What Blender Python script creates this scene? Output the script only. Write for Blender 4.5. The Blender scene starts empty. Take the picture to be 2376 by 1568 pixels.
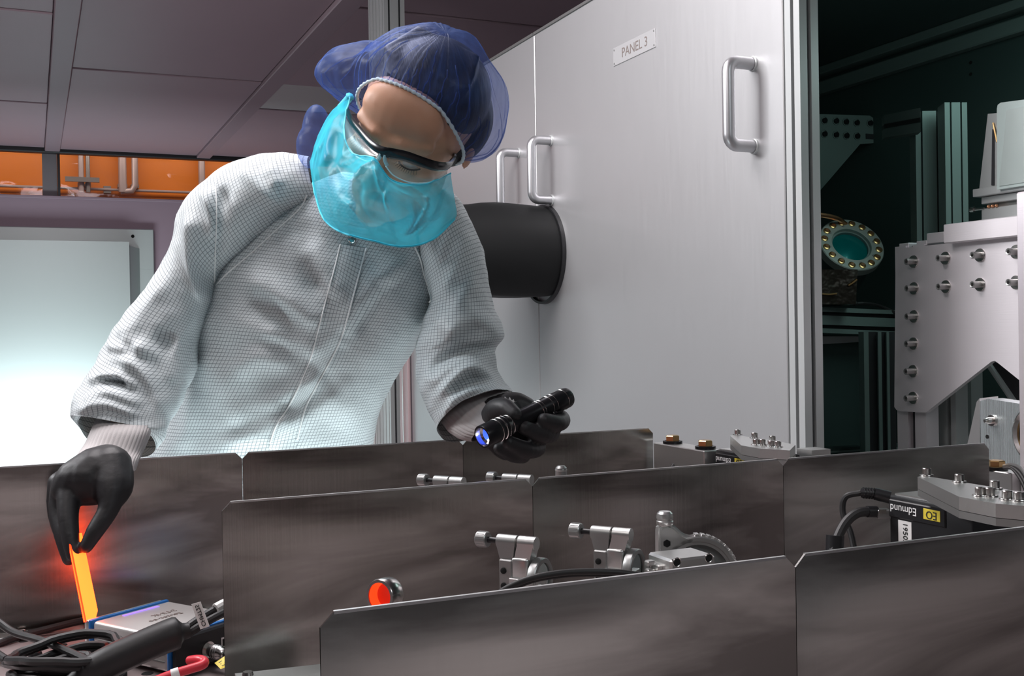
import bpy, bmesh, math, random
import numpy as np
from mathutils import Vector, Matrix, noise
from mathutils.bvhtree import BVHTree

random.seed(7)
SC = bpy.context.scene
COL = SC.collection

# ------------------------------------------------------------------ camera
# world: X runs along the shield rows on the table, Y along the enclosure panels (away), Z up, metres
FPX, CZ = 2523.0, 1.24
YAW, PITCH, ROLL = math.radians(23.8), math.radians(0.43), math.radians(0.96)
_f0 = np.array([math.sin(YAW), math.cos(YAW), 0.0]); _r0 = np.array([math.cos(YAW), -math.sin(YAW), 0.0]); _u0 = np.array([0, 0, 1.0])
CF = math.cos(PITCH) * _f0 - math.sin(PITCH) * _u0
_up = math.cos(PITCH) * _u0 + math.sin(PITCH) * _f0
CR = math.cos(ROLL) * _r0 - math.sin(ROLL) * _up
CU = math.cos(ROLL) * _up + math.sin(ROLL) * _r0
CP = np.array([0.0, 0.0, CZ])
cam = bpy.data.cameras.new('camera'); cam_o = bpy.data.objects.new('camera', cam); COL.objects.link(cam_o)
cam.sensor_width = 36.0; cam.lens = 36.0 * FPX / 2376.0; cam.clip_start = 0.02
cam_o.matrix_world = Matrix(((CR[0], CU[0], -CF[0], CP[0]), (CR[1], CU[1], -CF[1], CP[1]), (CR[2], CU[2], -CF[2], CP[2]), (0, 0, 0, 1)))
SC.camera = cam_o

# ------------------------------------------------------------------ light and exposure
SC.view_settings.view_transform = 'Standard'; SC.view_settings.look = 'None'
SC.view_settings.gamma = 1.0; SC.view_settings.use_curve_mapping = False
SC.view_settings.exposure = 0.0
SC.cycles.use_denoising = True
SC.cycles.max_bounces = 8; SC.cycles.transparent_max_bounces = 24
SC.cycles.sample_clamp_indirect = 4.0
w = bpy.data.worlds.new('world'); SC.world = w; w.use_nodes = True
w.node_tree.nodes['Background'].inputs[0].default_value = (0.30, 0.26, 0.28, 1)
w.node_tree.nodes['Background'].inputs[1].default_value = 0.34


def area(name, loc, target, size, power, color, sy=None, spread=180):
    l = bpy.data.lights.new(name, 'AREA'); l.energy = power; l.color = color
    l.shape = 'RECTANGLE'; l.size = size; l.size_y = sy or size; l.spread = math.radians(spread)
    o = bpy.data.objects.new(name, l); COL.objects.link(o); o.location = loc
    o.rotation_euler = (Vector(target) - Vector(loc)).to_track_quat('-Z', 'Y').to_euler()
    return o


area('ceiling_lamp_table', (0.20, 1.75, 2.50), (0.25, 1.8, 0), 0.6, 34, (1.0, 0.95, 0.96), 1.2)
area('ceiling_lamp_aisle', (-1.3, 2.5, 2.52), (1.2, 2.3, 1.2), 1.2, 74, (0.97, 0.98, 1.0), 0.6)
area('ceiling_lamp_front', (0.9, -1.2, 2.52), (0.9, -0.4, 0.0), 1.2, 14, (0.90, 0.97, 1.0), 0.6)
area('ceiling_lamp_bench', (-0.75, 0.35, 2.52), (0.2, 1.4, 1.2), 0.6, 8, (1.0, 0.95, 0.92), 0.6)
area('ceiling_lamp_rear', (0.1, 6.2, 2.45), (0.2, 6.4, 0), 0.6, 10, (1.0, 0.84, 0.90), 1.2)
area('hatch_fill_light', (0.10, 7.2, 0.40), (0.1, 8.5, 0.95), 1.5, 32, (0.82, 0.95, 1.0), 0.5)  # added light with no lamp behind it; whitens the lower hatch
area('gown_fill_light', (0.33, 1.415, 0.93), (0.30, 1.75, 1.15), 0.50, 1.6, (0.86, 0.98, 1.0), 0.03)  # added, unseen fill behind the rear shields; brightens the lower gown
area('enclosure_fill_light', (1.75, 1.5, 1.93), (1.75, 1.9, 0.9), 0.4, 2.6, (0.70, 1.0, 0.95), 0.8)  # added teal fill to lift the dark interior; no fitting there
area('far_room_lamp', (0.6, 9.3, 3.1), (0.6, 10.0, 2.3), 4.0, 17, (1.0, 0.85, 0.75), 0.3)


# ------------------------------------------------------------------ pixel helpers (2376 x 1568 frame)
def ray(px, py): return CF + CR * ((px - 1188) / FPX) + CU * ((784 - py) / FPX)
def D(px, py, d): return CP + ray(px, py) * d
def PL(px, py, ax, val):
    r = ray(px, py); return CP + r * ((val - CP[ax]) / r[ax])
def proj(P):
    q = np.asarray(P, float) - CP; d = q @ CF
    return np.stack([1188 + FPX * (q @ CR) / d, 784 - FPX * (q @ CU) / d, d], -1)


# ------------------------------------------------------------------ materials
def mat(name, base=(.5, .5, .5), metal=0.0, rough=0.5, bump=None, brushed=None, var=None, emit=None, estr=0.0, spec=0.5, trans=0.0, alpha=1.0, ior=1.45, coat=0.0):
    m = bpy.data.materials.new(name); m.use_nodes = True
    nt = m.node_tree; b = nt.nodes['Principled BSDF']
    I = b.inputs
    I['Base Color'].default_value = (*base, 1); I['Metallic'].default_value = metal; I['Roughness'].default_value = rough
    I['Specular IOR Level'].default_value = spec; I['Transmission Weight'].default_value = trans; I['Alpha'].default_value = alpha; I['IOR'].default_value = ior
    I['Coat Weight'].default_value = coat
    if emit: I['Emission Color'].default_value = (*emit, 1); I['Emission Strength'].default_value = estr
    N = nt.nodes.new; L = nt.links.new
    tc = N('ShaderNodeTexCoord')
    hsum = None
    if brushed:                                   # (scale vector, rough amount, bump strength)
        mp = N('ShaderNodeMapping'); mp.inputs['Scale'].default_value = brushed[0]; L(tc.outputs['Object'], mp.inputs[0])
        nz = N('ShaderNodeTexNoise'); nz.inputs['Scale'].default_value = 1.0; nz.inputs['Detail'].default_value = 3; L(mp.outputs[0], nz.inputs['Vector'])
        mr = N('ShaderNodeMapRange'); mr.inputs[3].default_value = max(.02, rough - brushed[1]); mr.inputs[4].default_value = rough + brushed[1]
        L(nz.outputs[0], mr.inputs[0]); L(mr.outputs[0], I['Roughness'])
        bp = N('ShaderNodeBump'); bp.inputs['Strength'].default_value = brushed[2]; bp.inputs['Distance'].default_value = .0006
        L(nz.outputs[0], bp.inputs['Height']); L(bp.outputs[0], I['Normal']); hsum = bp
    if bump:                                      # (scale, strength, distance, detail)
        nz = N('ShaderNodeTexNoise'); nz.inputs['Scale'].default_value = bump[0]; nz.inputs['Detail'].default_value = bump[3] if len(bump) > 3 else 2
        L(tc.outputs['Object'], nz.inputs['Vector'])
        bp = N('ShaderNodeBump'); bp.inputs['Strength'].default_value = bump[1]; bp.inputs['Distance'].default_value = bump[2]
        L(nz.outputs[0], bp.inputs['Height']); L(bp.outputs[0], I['Normal'])
        if hsum: L(hsum.outputs[0], bp.inputs['Normal'])
    if var:                                       # (scale, second colour)
        nz = N('ShaderNodeTexNoise'); nz.inputs['Scale'].default_value = var[0]; nz.inputs['Detail'].default_value = 4
        L(tc.outputs['Object'], nz.inputs['Vector'])
        mx = N('ShaderNodeMix'); mx.data_type = 'RGBA'; mx.inputs[6].default_value = (*base, 1); mx.inputs[7].default_value = (*var[1], 1)
        L(nz.outputs[0], mx.inputs[0]); L(mx.outputs[2], I['Base Color'])
    return m


def film(name, col, opacity, trl=0.5, wr_scale=40, wr=0.5, gloss=0.12, lo=None, edge=.5, ridge=False, rough=.35):
    """thin non-woven / film sheet: part open, part scattering, wrinkled; fibres vary how dense it is"""
    m = bpy.data.materials.new(name); m.use_nodes = True; nt = m.node_tree; nt.nodes.clear()
    N = nt.nodes.new; L = nt.links.new
    out = N('ShaderNodeOutputMaterial'); tc = N('ShaderNodeTexCoord')
    nz = N('ShaderNodeTexNoise'); nz.inputs['Scale'].default_value = wr_scale; nz.inputs['Detail'].default_value = 6; nz.inputs['Distortion'].default_value = 1.2
    if ridge: nz.noise_type = 'RIDGED_MULTIFRACTAL'; nz.inputs['Detail'].default_value = 4; nz.inputs['Scale'].default_value = wr_scale * .6; nz.normalize = True
    L(tc.outputs['Object'], nz.inputs['Vector'])
    bp = N('ShaderNodeBump'); bp.inputs['Strength'].default_value = wr; bp.inputs['Distance'].default_value = .004; L(nz.outputs[0], bp.inputs['Height'])
    di = N('ShaderNodeBsdfDiffuse'); di.inputs[0].default_value = (*col, 1); L(bp.outputs[0], di.inputs['Normal'])
    tr = N('ShaderNodeBsdfTranslucent'); tr.inputs[0].default_value = (*col, 1); L(bp.outputs[0], tr.inputs['Normal'])
    gl = N('ShaderNodeBsdfGlossy'); gl.inputs['Roughness'].default_value = rough; L(bp.outputs[0], gl.inputs['Normal'])
    m1 = N('ShaderNodeMixShader'); m1.inputs[0].default_value = trl; L(di.outputs[0], m1.inputs[1]); L(tr.outputs[0], m1.inputs[2])
    m2 = N('ShaderNodeMixShader'); m2.inputs[0].default_value = gloss; L(m1.outputs[0], m2.inputs[1]); L(gl.outputs[0], m2.inputs[2])
    tp = N('ShaderNodeBsdfTransparent'); tp.inputs[0].default_value = (*(1 - (1 - c) * .35 for c in col), 1)
    m3 = N('ShaderNodeMixShader'); L(tp.outputs[0], m3.inputs[1]); L(m2.outputs[0], m3.inputs[2])
    mr = N('ShaderNodeMapRange'); mr.inputs[1].default_value = .3; mr.inputs[2].default_value = .7
    mr.inputs[3].default_value = opacity * .55 if lo is None else lo; mr.inputs[4].default_value = min(1, opacity * 1.35)
    L(nz.outputs[0], mr.inputs[0])
    # seen along its skin the sheet is denser
    lw = N('ShaderNodeLayerWeight'); lw.inputs[0].default_value = .35
    ad = N('ShaderNodeMath'); ad.operation = 'ADD'; ad.use_clamp = True
    mu = N('ShaderNodeMath'); mu.operation = 'MULTIPLY'; mu.inputs[1].default_value = edge
    L(lw.outputs['Facing'], mu.inputs[0]); L(mr.outputs[0], ad.inputs[0]); L(mu.outputs[0], ad.inputs[1]); L(ad.outputs[0], m3.inputs[0])
    L(m3.outputs[0], out.inputs[0])
    return m


def gown_mat(name, base, line, pitch=.005):
    m = mat(name, base, 0, .62, bump=(34, .35, .006, 3), spec=.35)
    nt = m.node_tree; N = nt.nodes.new; L = nt.links.new; b = nt.nodes['Principled BSDF']
    uv = N('ShaderNodeUVMap'); uv.uv_map = 'UVMap'; sp = N('ShaderNodeSeparateXYZ'); L(uv.outputs[0], sp.inputs[0])
    lines = []
    for k in (0, 1):
        a = N('ShaderNodeMath'); a.operation = 'MULTIPLY'; a.inputs[1].default_value = 1 / pitch; L(sp.outputs[k], a.inputs[0])
        f = N('ShaderNodeMath'); f.operation = 'FRACT'; L(a.outputs[0], f.inputs[0])
        s = N('ShaderNodeMath'); s.operation = 'SUBTRACT'; s.inputs[1].default_value = .5; L(f.outputs[0], s.inputs[0])
        ab = N('ShaderNodeMath'); ab.operation = 'ABSOLUTE'; L(s.outputs[0], ab.inputs[0])
        g = N('ShaderNodeMapRange'); g.inputs[1].default_value = .40; g.inputs[2].default_value = .46; L(ab.outputs[0], g.inputs[0]); lines.append(g)
    mx = N('ShaderNodeMath'); mx.operation = 'MAXIMUM'; L(lines[0].outputs[0], mx.inputs[0]); L(lines[1].outputs[0], mx.inputs[1])
    mu = N('ShaderNodeMath'); mu.operation = 'MULTIPLY'; mu.inputs[1].default_value = .8; L(mx.outputs[0], mu.inputs[0])
    c = N('ShaderNodeMix'); c.data_type = 'RGBA'; c.inputs[6].default_value = (*base, 1); c.inputs[7].default_value = (*line, 1)
    L(mu.outputs[0], c.inputs[0]); L(c.outputs[2], b.inputs['Base Color'])
    return m


M = dict(
    shield_edge=mat('cut_aluminium_edge', (.86, .86, .86), 1.0, .35),
    panel=mat('satin_panel_aluminium', (.62, .62, .63), .75, .42, brushed=((600, 900, 12), .05, .10), bump=(1.6, .25, .02, 1)),
    panel2=mat('pale_brushed_sheet', (.55, .62, .60), .6, .45, brushed=((400, 400, 10), .05, .10)),
    alu=mat('machined_aluminium', (.70, .70, .69), .9, .30, brushed=((300, 300, 300), .05, .05)),
    alu_dark=mat('anodised_grey', (.36, .36, .355), .8, .38),
    plate=mat('brushed_plate', (.84, .79, .82), .55, .45, brushed=((500, 14, 900), .06, .12)),
    extr=mat('extrusion_aluminium', (.60, .62, .62), .5, .38, brushed=((400, 400, 4), .04, .08)),
    groove=mat('extrusion_groove', (.05, .05, .055), .5, .5),
    handle=mat('satin_handle', (.50, .50, .52), .85, .36),
    steel=mat('stainless_steel', (.62, .60, .58), 1.0, .22),
    brass=mat('brass', (.62, .40, .18), 1.0, .28),
    copper=mat('copper', (.70, .36, .20), 1.0, .30),
    black=mat('black_plastic', (.014, .014, .016), 0, .38),
    rubber=mat('black_rubber', (.018, .017, .018), 0, .5, bump=(120, .2, .001)),
    blackfoil=mat('black_foil', (.007, .0075, .008), .0, .55, spec=.25, bump=(5, .3, .02, 2)),
    anod=mat('black_anodised', (.012, .012, .014), .3, .30),
    hole=mat('dark_hole', (.006, .006, .006), 0, .9),
    table=mat('table_steel', (.40, .33, .33), .55, .38, bump=(160, .08, .001)),
    ceil=mat('ceiling_tile_grey', (.46, .34, .385), .1, .5, bump=(300, .1, .001), var=(2.0, (.42, .31, .35))),
    ceilrail=mat('ceiling_grid_grey', (.38, .29, .33), .1, .5),
    lighttile=mat('ceiling_tile_pale', (.60, .57, .57), 0, .5),
    wall=mat('wall_mauve', (.36, .27, .32), 0, .5, bump=(200, .05, .001)),
    wall_dim=mat('wall_grey', (.22, .20, .21), 0, .6),
    orange=mat('orange_paint', (.74, .215, .018), 0, .45),
    pipe=mat('pipe_grey', (.52, .45, .45), .4, .4),
    inner=mat('enclosure_dark_green', (.055, .085, .082), .2, .55, bump=(40, .1, .002)),
    innerlt=mat('enclosure_bracket', (.20, .26, .25), .3, .5),
    floor=mat('floor_vinyl', (.40, .40, .41), 0, .4),
    white=mat('white_plastic', (.75, .74, .73), 0, .5),
    blue=mat('blue_gasket', (.01, .13, .42), 0, .35),
    red=mat('red_cable', (.62, .03, .05), 0, .38),
    redglow=mat('red_scatter_glow', (.8, .04, .01), 0, .4, emit=(1, .06, .01), estr=1.2),  # red laser scatter put in as a glowing surface
    green_led=mat('green_led', (.2, .8, .05), 0, .4, emit=(.25, 1, .05), estr=2.0),
    violet=mat('violet_status_bar', (.3, .2, .8), 0, .4, emit=(.30, .17, 1), estr=1.0),
    yellow=mat('yellow_label', (.75, .60, .06), 0, .5),
    orange_card=mat('glowing_orange_card', (1, .25, .02), 0, .4, emit=(1.0, .060, .008), estr=7.5),
    ink=mat('black_ink', (.02, .02, .02), 0, .6),
    whiteink=mat('white_ink', (.85, .85, .85), 0, .6),
    greyink=mat('grey_ink', (.16, .13, .12), 0, .6),
    glove=mat('black_nitrile', (.018, .017, .019), 0, .52, bump=(90, .25, .002, 3)),
    skin=mat('skin', (.56, .31, .20), 0, .48, bump=(700, .12, .0006, 2), var=(30, (.50, .25, .16))),
    hair=mat('dark_hair', (.012, .010, .011), 0, .5, brushed=((500, 40, 40), .1, .6)),
    lash=mat('eyelash', (.01, .008, .008), 0, .6),
    eye=mat('eye_white', (.34, .27, .25), 0, .2),
    frame=mat('glasses_frame_black', (.010, .010, .012), 0, .22),
    lens=mat('clear_lens', (.95, .98, .98), 0, .03, trans=1.0, ior=1.12),
    knit=mat('knit_cuff', (.50, .47, .47), 0, .8, bump=(900, .3, .001)),
    viewport=mat('teal_coated_glass', (.0, .20, .20), .4, .18, coat=.6),
    mirror=mat('coated_mirror', (.70, .76, .75), .9, .12, bump=(8, .1, .01)),
    bigmirror=mat('pale_reflection_mirror', (.52, .60, .58), .35, .28, bump=(9, .3, .01), var=(7, (.66, .74, .72))),  # bright reflection in the mirror put into its pale base colour
    trousers=mat('white_trousers', (.7, .72, .73), 0, .7),
    gown=gown_mat('grid_gown_fabric', (.56, .60, .615), (.08, .10, .12)),
    blind=mat('pale_corrugated', (.80, .80, .78), .1, .5),
    pinkwall=mat('pink_grey_sheet', (.46, .34, .35), .2, .4),
)
ANI = 0.0
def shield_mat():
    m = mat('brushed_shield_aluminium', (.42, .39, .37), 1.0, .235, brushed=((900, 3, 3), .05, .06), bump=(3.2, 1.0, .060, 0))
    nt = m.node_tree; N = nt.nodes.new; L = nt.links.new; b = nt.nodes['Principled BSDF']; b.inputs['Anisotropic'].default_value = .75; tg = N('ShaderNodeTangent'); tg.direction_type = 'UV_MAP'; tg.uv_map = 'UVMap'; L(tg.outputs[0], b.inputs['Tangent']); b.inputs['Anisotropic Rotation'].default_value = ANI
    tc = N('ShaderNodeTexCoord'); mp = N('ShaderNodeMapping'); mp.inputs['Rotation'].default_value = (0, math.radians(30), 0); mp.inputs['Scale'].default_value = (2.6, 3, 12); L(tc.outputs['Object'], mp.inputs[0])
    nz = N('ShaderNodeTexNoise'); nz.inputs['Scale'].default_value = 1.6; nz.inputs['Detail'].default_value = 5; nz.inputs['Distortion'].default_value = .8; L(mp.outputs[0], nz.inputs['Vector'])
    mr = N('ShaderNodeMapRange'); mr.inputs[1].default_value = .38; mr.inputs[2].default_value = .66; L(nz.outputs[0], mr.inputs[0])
    mx = N('ShaderNodeMix'); mx.data_type = 'RGBA'; mx.inputs[6].default_value = (.26, .25, .24, 1); mx.inputs[7].default_value = (.66, .66, .63, 1); L(mr.outputs[0], mx.inputs[0]); L(mx.outputs[2], b.inputs['Base Color'])  # streaky reflections imitated by pale diagonal bands in the base colour
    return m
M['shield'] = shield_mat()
M['mask'] = film('cyan_nonwoven', (.07, .80, 1.0), .62, .36, 30, 1.0, .04, lo=.42, edge=.35, ridge=True)
M['cap'] = film('blue_nonwoven', (.15, .27, .68), .085, .5, 26, .8, .10, lo=.015, edge=.20)
M['capband'] = mat('pale_elastic', (.55, .66, .72), 0, .7, bump=(600, .5, .001))
M['pane'] = film('clear_wavy_film', (.95, .80, .72), .07, .2, 2.6, .8, 1.0, lo=.03, edge=.12, rough=.06)

# ------------------------------------------------------------------ mesh builder
ORG = {}


class MB:
    def __init__(s): s.v = []; s.f = []; s.uv = None
    def add(s, vs, fs):
        n = len(s.v); s.v += [tuple(map(float, p)) for p in vs]; s.f += [tuple(i + n for i in q) for q in fs]; return s
    def bm(s, b, mtx=None):
        b.verts.index_update(); vs = [(mtx @ v.co if mtx else v.co) for v in b.verts]
        s.add(vs, [[v.index for v in f.verts] for f in b.faces]); b.free(); return s
    def box(s, c, size, ax=None, bev=0.0, seg=1):
        b = bmesh.new(); bmesh.ops.create_cube(b, size=1.0)
        for v in b.verts: v.co = Vector((v.co.x * size[0], v.co.y * size[1], v.co.z * size[2]))
        if bev: bmesh.ops.bevel(b, geom=list(b.edges), offset=bev, segments=seg, affect='EDGES', profile=.5)
        return s.bm(b, frame(c, *(ax or ((1, 0, 0), (0, 1, 0), (0, 0, 1)))))
    def ext(s, rng, **k):
        (a, b), (c, d), (e, f) = rng
        return s.box(((a + b) / 2, (c + d) / 2, (e + f) / 2), (abs(b - a), abs(d - c), abs(f - e)), **k)
    def prism(s, pts, off):
        """closed planar outline (3-D points) pushed by vector off"""
        n = len(pts); P = [np.asarray(p, float) for p in pts]; o = np.asarray(off, float)
        s.add(P + [p + o for p in P], [list(range(n))[::-1], list(range(n, 2 * n))] + [[i, (i + 1) % n, n + (i + 1) % n, n + i] for i in range(n)]); return s
    def cyl(s, p0, p1, r, n=20, r2=None, caps=True):
        return s.tube([p0, p1], [r, r if r2 is None else r2], n, caps)
    def tube(s, path, r, n=10, caps=True):
        P = [Vector(map(float, p)) for p in path]; k = len(P); rr = r if isinstance(r, (list, tuple, np.ndarray)) else [r] * k
        T = [(P[min(i + 1, k - 1)] - P[max(i - 1, 0)]).normalized() for i in range(k)]
        a = Vector((0, 0, 1)) if abs(T[0].z) < .9 else Vector((1, 0, 0)); x = (a - a.dot(T[0]) * T[0]).normalized()
        vs = []; fs = []
        for i in range(k):
            x = (x - x.dot(T[i]) * T[i]).normalized(); y = T[i].cross(x)
            vs += [P[i] + (x * math.cos(2 * math.pi * j / n) + y * math.sin(2 * math.pi * j / n)) * rr[i] for j in range(n)]
        for i in range(k - 1):
            for j in range(n): fs.append((i * n + j, i * n + (j + 1) % n, (i + 1) * n + (j + 1) % n, (i + 1) * n + j))
        if caps: fs += [tuple(range(n))[::-1], tuple(range((k - 1) * n, k * n))]
        return s.add(vs, fs)
    def lathe(s, prof, c, axis, n=28, closed=False):
        """profile of (radius, height along axis)"""
        z = Vector(map(float, axis)).normalized(); a = Vector((0, 0, 1)) if abs(z.z) < .9 else Vector((1, 0, 0)); x = (a - a.dot(z) * z).normalized(); y = z.cross(x); c = Vector(map(float, c))
        vs = []; fs = []; k = len(prof)
        for r, h in prof: vs += [c + z * h + (x * math.cos(2 * math.pi * j / n) + y * math.sin(2 * math.pi * j / n)) * max(r, 1e-5) for j in range(n)]
        for i in range(k if closed else k - 1):
            for j in range(n):
                q = (i + 1) % k; fs.append((i * n + j, i * n + (j + 1) % n, q * n + (j + 1) % n, q * n + j))
        return s.add(vs, fs)
    def ell(s, c, r, ax=None, u=20, v=12):
        b = bmesh.new(); bmesh.ops.create_uvsphere(b, u_segments=u, v_segments=v, radius=1.0)
        for q in b.verts: q.co = Vector((q.co.x * r[0], q.co.y * r[1], q.co.z * r[2]))
        return s.bm(b, frame(c, *(ax or ((1, 0, 0), (0, 1, 0), (0, 0, 1)))))
    def chain(s, pts, rad, u=12, v=8):
        """overlapping balls along a tapering chain, to be fused afterwards"""
        for a, b, ra, rb in zip(pts[:-1], pts[1:], rad[:-1], rad[1:]):
            a = np.asarray(a, float); b = np.asarray(b, float); n = max(2, int(np.linalg.norm(b - a) / (min(ra, rb) * .35)) + 1)
            for i in range(n + 1): t = i / n; s.ell(a + (b - a) * t, (ra + (rb - ra) * t,) * 3, u=u, v=v)
        return s
    def build(s, name, m, parent=None, smooth=35, origin=None, uv=None, kind=None):
        V = np.array(s.v)
        if origin is None: lo, hi = V.min(0), V.max(0); origin = ((lo[0] + hi[0]) / 2, (lo[1] + hi[1]) / 2, lo[2])
        origin = np.array(origin, float)
        me = bpy.data.meshes.new(name); me.from_pydata((V - origin).tolist(), [], s.f)
        if uv is not None:
            l = me.uv_layers.new(name='UVMap'); idx = np.empty(len(me.loops), int); me.loops.foreach_get('vertex_index', idx)
            l.data.foreach_set('uv', np.asarray(uv)[idx].astype(np.float32).ravel())
        return link(name, me, m, parent, origin, smooth, kind)


def link(name, me, m, parent=None, origin=(0, 0, 0), smooth=35, kind=None):
    if m and not me.materials: me.materials.append(M[m] if isinstance(m, str) else m)
    if smooth:
        me.polygons.foreach_set('use_smooth', [True] * len(me.polygons))
        if smooth < 180: me.set_sharp_from_angle(angle=math.radians(smooth))
    o = bpy.data.objects.new(name, me); COL.objects.link(o)
    return attach(o, parent, origin, kind)


def attach(o, parent, origin, kind=None):
    origin = np.array(origin, float); ORG[o.name] = origin
    if parent is not None: o.parent = parent; o.location = origin - ORG[parent.name]
    else: o.location = origin
    if kind: o['kind'] = kind
    return o


def frame(c, x, y, z):
    return Matrix(((x[0], y[0], z[0], c[0]), (x[1], y[1], z[1], c[1]), (x[2], y[2], z[2], c[2]), (0, 0, 0, 1)))


def thing(name, label, cat, loc, group=None):
    o = bpy.data.objects.new(name, None); o.empty_display_size = .05; COL.objects.link(o)
    attach(o, None, loc); return tag(o, label, cat, group)


def tag(o, label, cat, group=None):
    o['label'] = label; o['category'] = cat
    if group: o['group'] = group
    return o


def struct(o): o['kind'] = 'structure'; return o


def inst(name, me, parent, mtx):
    """another object on shared mesh data (world matrix mtx), under a parent that has no rotation"""
    o = bpy.data.objects.new(name, me); COL.objects.link(o)
    org = np.array(mtx.translation); ORG[o.name] = org
    mm = mtx.copy()
    if parent is not None: o.parent = parent; mm.translation = Vector(org - ORG[parent.name])
    o.matrix_local = mm; return o


def mesh_of(mb, name, m, smooth=35):
    me = bpy.data.meshes.new(name); me.from_pydata(mb.v, [], mb.f); me.materials.append(M[m])
    me.polygons.foreach_set('use_smooth', [True] * len(me.polygons)); me.set_sharp_from_angle(angle=math.radians(smooth)); return me


def axes(z, hint=(0, 0, 1)):
    z = Vector(map(float, z)).normalized(); h = Vector(hint)
    if abs(z.dot(h)) > .95: h = Vector((1, 0, 0))
    x = h.cross(z).normalized(); return x, z.cross(x), z


def text(name, s, c, ex, ey, height, m, parent, depth=.0002, align='CENTER'):
    cu = bpy.data.curves.new('text', 'FONT'); cu.body = s; cu.size = 1.0; cu.align_x = align; cu.align_y = 'CENTER'; cu.extrude = .01
    cu.resolution_u = 3
    t = bpy.data.objects.new('text', cu); COL.objects.link(t)
    me = bpy.data.meshes.new_from_object(t.evaluated_get(bpy.context.evaluated_depsgraph_get()))
    bpy.data.objects.remove(t)
    ex = Vector(map(float, ex)).normalized(); ey = Vector(map(float, ey)).normalized(); ez = ex.cross(ey)
    F = frame((0, 0, 0), ex * height, ey * height, ez * (depth / .01)); me.transform(F)
    me.materials.clear(); me.name = name
    return link(name, me, m, parent, c, 0)


def cr(P, per):
    """Catmull-Rom through the rows of P"""
    P = np.asarray(P, float); n = len(P); out = []
    Q = np.vstack([2 * P[0] - P[1], P, 2 * P[-1] - P[-2]])
    for i in range(n - 1):
        a, b, c, d = Q[i:i + 4]
        for k in range(per):
            t = k / per; out.append(.5 * ((2 * b) + (c - a) * t + (2 * a - 5 * b + 4 * c - d) * t * t + (3 * b - a - 3 * c + d) * t ** 3))
    out.append(P[-1]); return np.array(out)


def pd(l, per=6): return [D(*q) for q in cr(l, per)]


def fuse(mb, voxel, smooth_it=6):
    me = bpy.data.meshes.new('fuse'); me.from_pydata(mb.v, [], mb.f)
    o = bpy.data.objects.new('fuse', me); COL.objects.link(o)
    r = o.modifiers.new('r', 'REMESH'); r.mode = 'VOXEL'; r.voxel_size = voxel
    s_ = o.modifiers.new('s', 'SMOOTH'); s_.iterations = smooth_it; s_.factor = .5
    out = bpy.data.meshes.new_from_object(o.evaluated_get(bpy.context.evaluated_depsgraph_get()))
    bpy.data.objects.remove(o); bpy.data.meshes.remove(me); return out


def fuse_build(mb, name, m, parent, voxel, it=6):
    me = fuse(mb, voxel, it); n = len(me.vertices); V = np.empty(n * 3); me.vertices.foreach_get('co', V); V = V.reshape(-1, 3)
    lo, hi = V.min(0), V.max(0); org = np.array([(lo[0] + hi[0]) / 2, (lo[1] + hi[1]) / 2, lo[2]])
    me.vertices.foreach_set('co', (V - org).ravel()); me.name = name; me.materials.clear()
    return link(name, me, m, parent, org, 180)


# ================================================================== THE ROOM
CEIL, VB = 2.60, 8.5
struct(MB().ext(((-4, 6), (-3, 10.2), (-.1, 0))).build('floor', 'floor'))
# back wall, in pieces around the clerestory opening
WZ0, WZ1 = 2.25, 2.585
wb = MB().ext(((-4, 6), (VB, VB + .12), (0, WZ0))).build('wall_back', 'wall'); struct(wb)
MB().ext(((-4, 6), (VB, VB + .12), (WZ1 + .015, CEIL + .1))).build('lintel', 'wall', wb)
struct(MB().ext(((-4, 6), (10.0, 10.1), (0, CEIL + .6))).build('wall_outer', 'orange'))
struct(MB().ext(((-4.1, -4), (-3, 10.2), (0, CEIL))).build('wall_left', 'wall_dim'))
struct(MB().ext(((6, 6.1), (-3, 10.2), (0, CEIL))).build('wall_right', 'wall_dim'))
struct(MB().ext(((-4, 6), (-3.1, -3), (0, CEIL))).build('wall_front', 'wall_dim'))
# ceiling: slab, grid rails and hung tiles
ce = struct(MB().ext(((-4, 6), (-3, VB + .1), (CEIL + .02, CEIL + .1))).build('ceiling', 'ceilrail'))
us = [-3.0, -1.95, -.9, .155, 1.20, 2.25, 3.30, 4.35]
for u in us:
    MB().ext(((u - .05, u + .05), (-1, VB), (CEIL - .035, CEIL + .02)), bev=.004).build('ceiling_rail', 'ceilrail', ce)
vsplit = {3: [8.4, 7.53, 6.8, 6.0, 4.9, 3.8, 2.6], 4: [8.4, 5.86, 3.3, 1.0], 5: [8.4, 7.31, 6.55, 5.86, 4.38, 3.3, 2.0]}
for i in range(len(us) - 1):
    a, b = us[i] + .052, us[i + 1] - .052
    vv = vsplit.get(i + 1, [8.4, 6.0, 3.8, 1.4]) if i in (2, 3, 4) else [8.4, 6.0, 3.8]
    if i == 2: vv = vsplit[3]
    if i == 3: vv = vsplit[4]
    if i == 4: vv = vsplit[5]
    for j in range(len(vv) - 1):
        pale = i == 4 and j in (2,)
        MB().ext(((a, b), (vv[j + 1] + .005, vv[j] - .005), (CEIL - .012 - .006 * ((i + j) % 2), CEIL + .02)), bev=.003).build('ceiling_tile', 'lighttile' if pale else 'ceil', ce)
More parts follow.
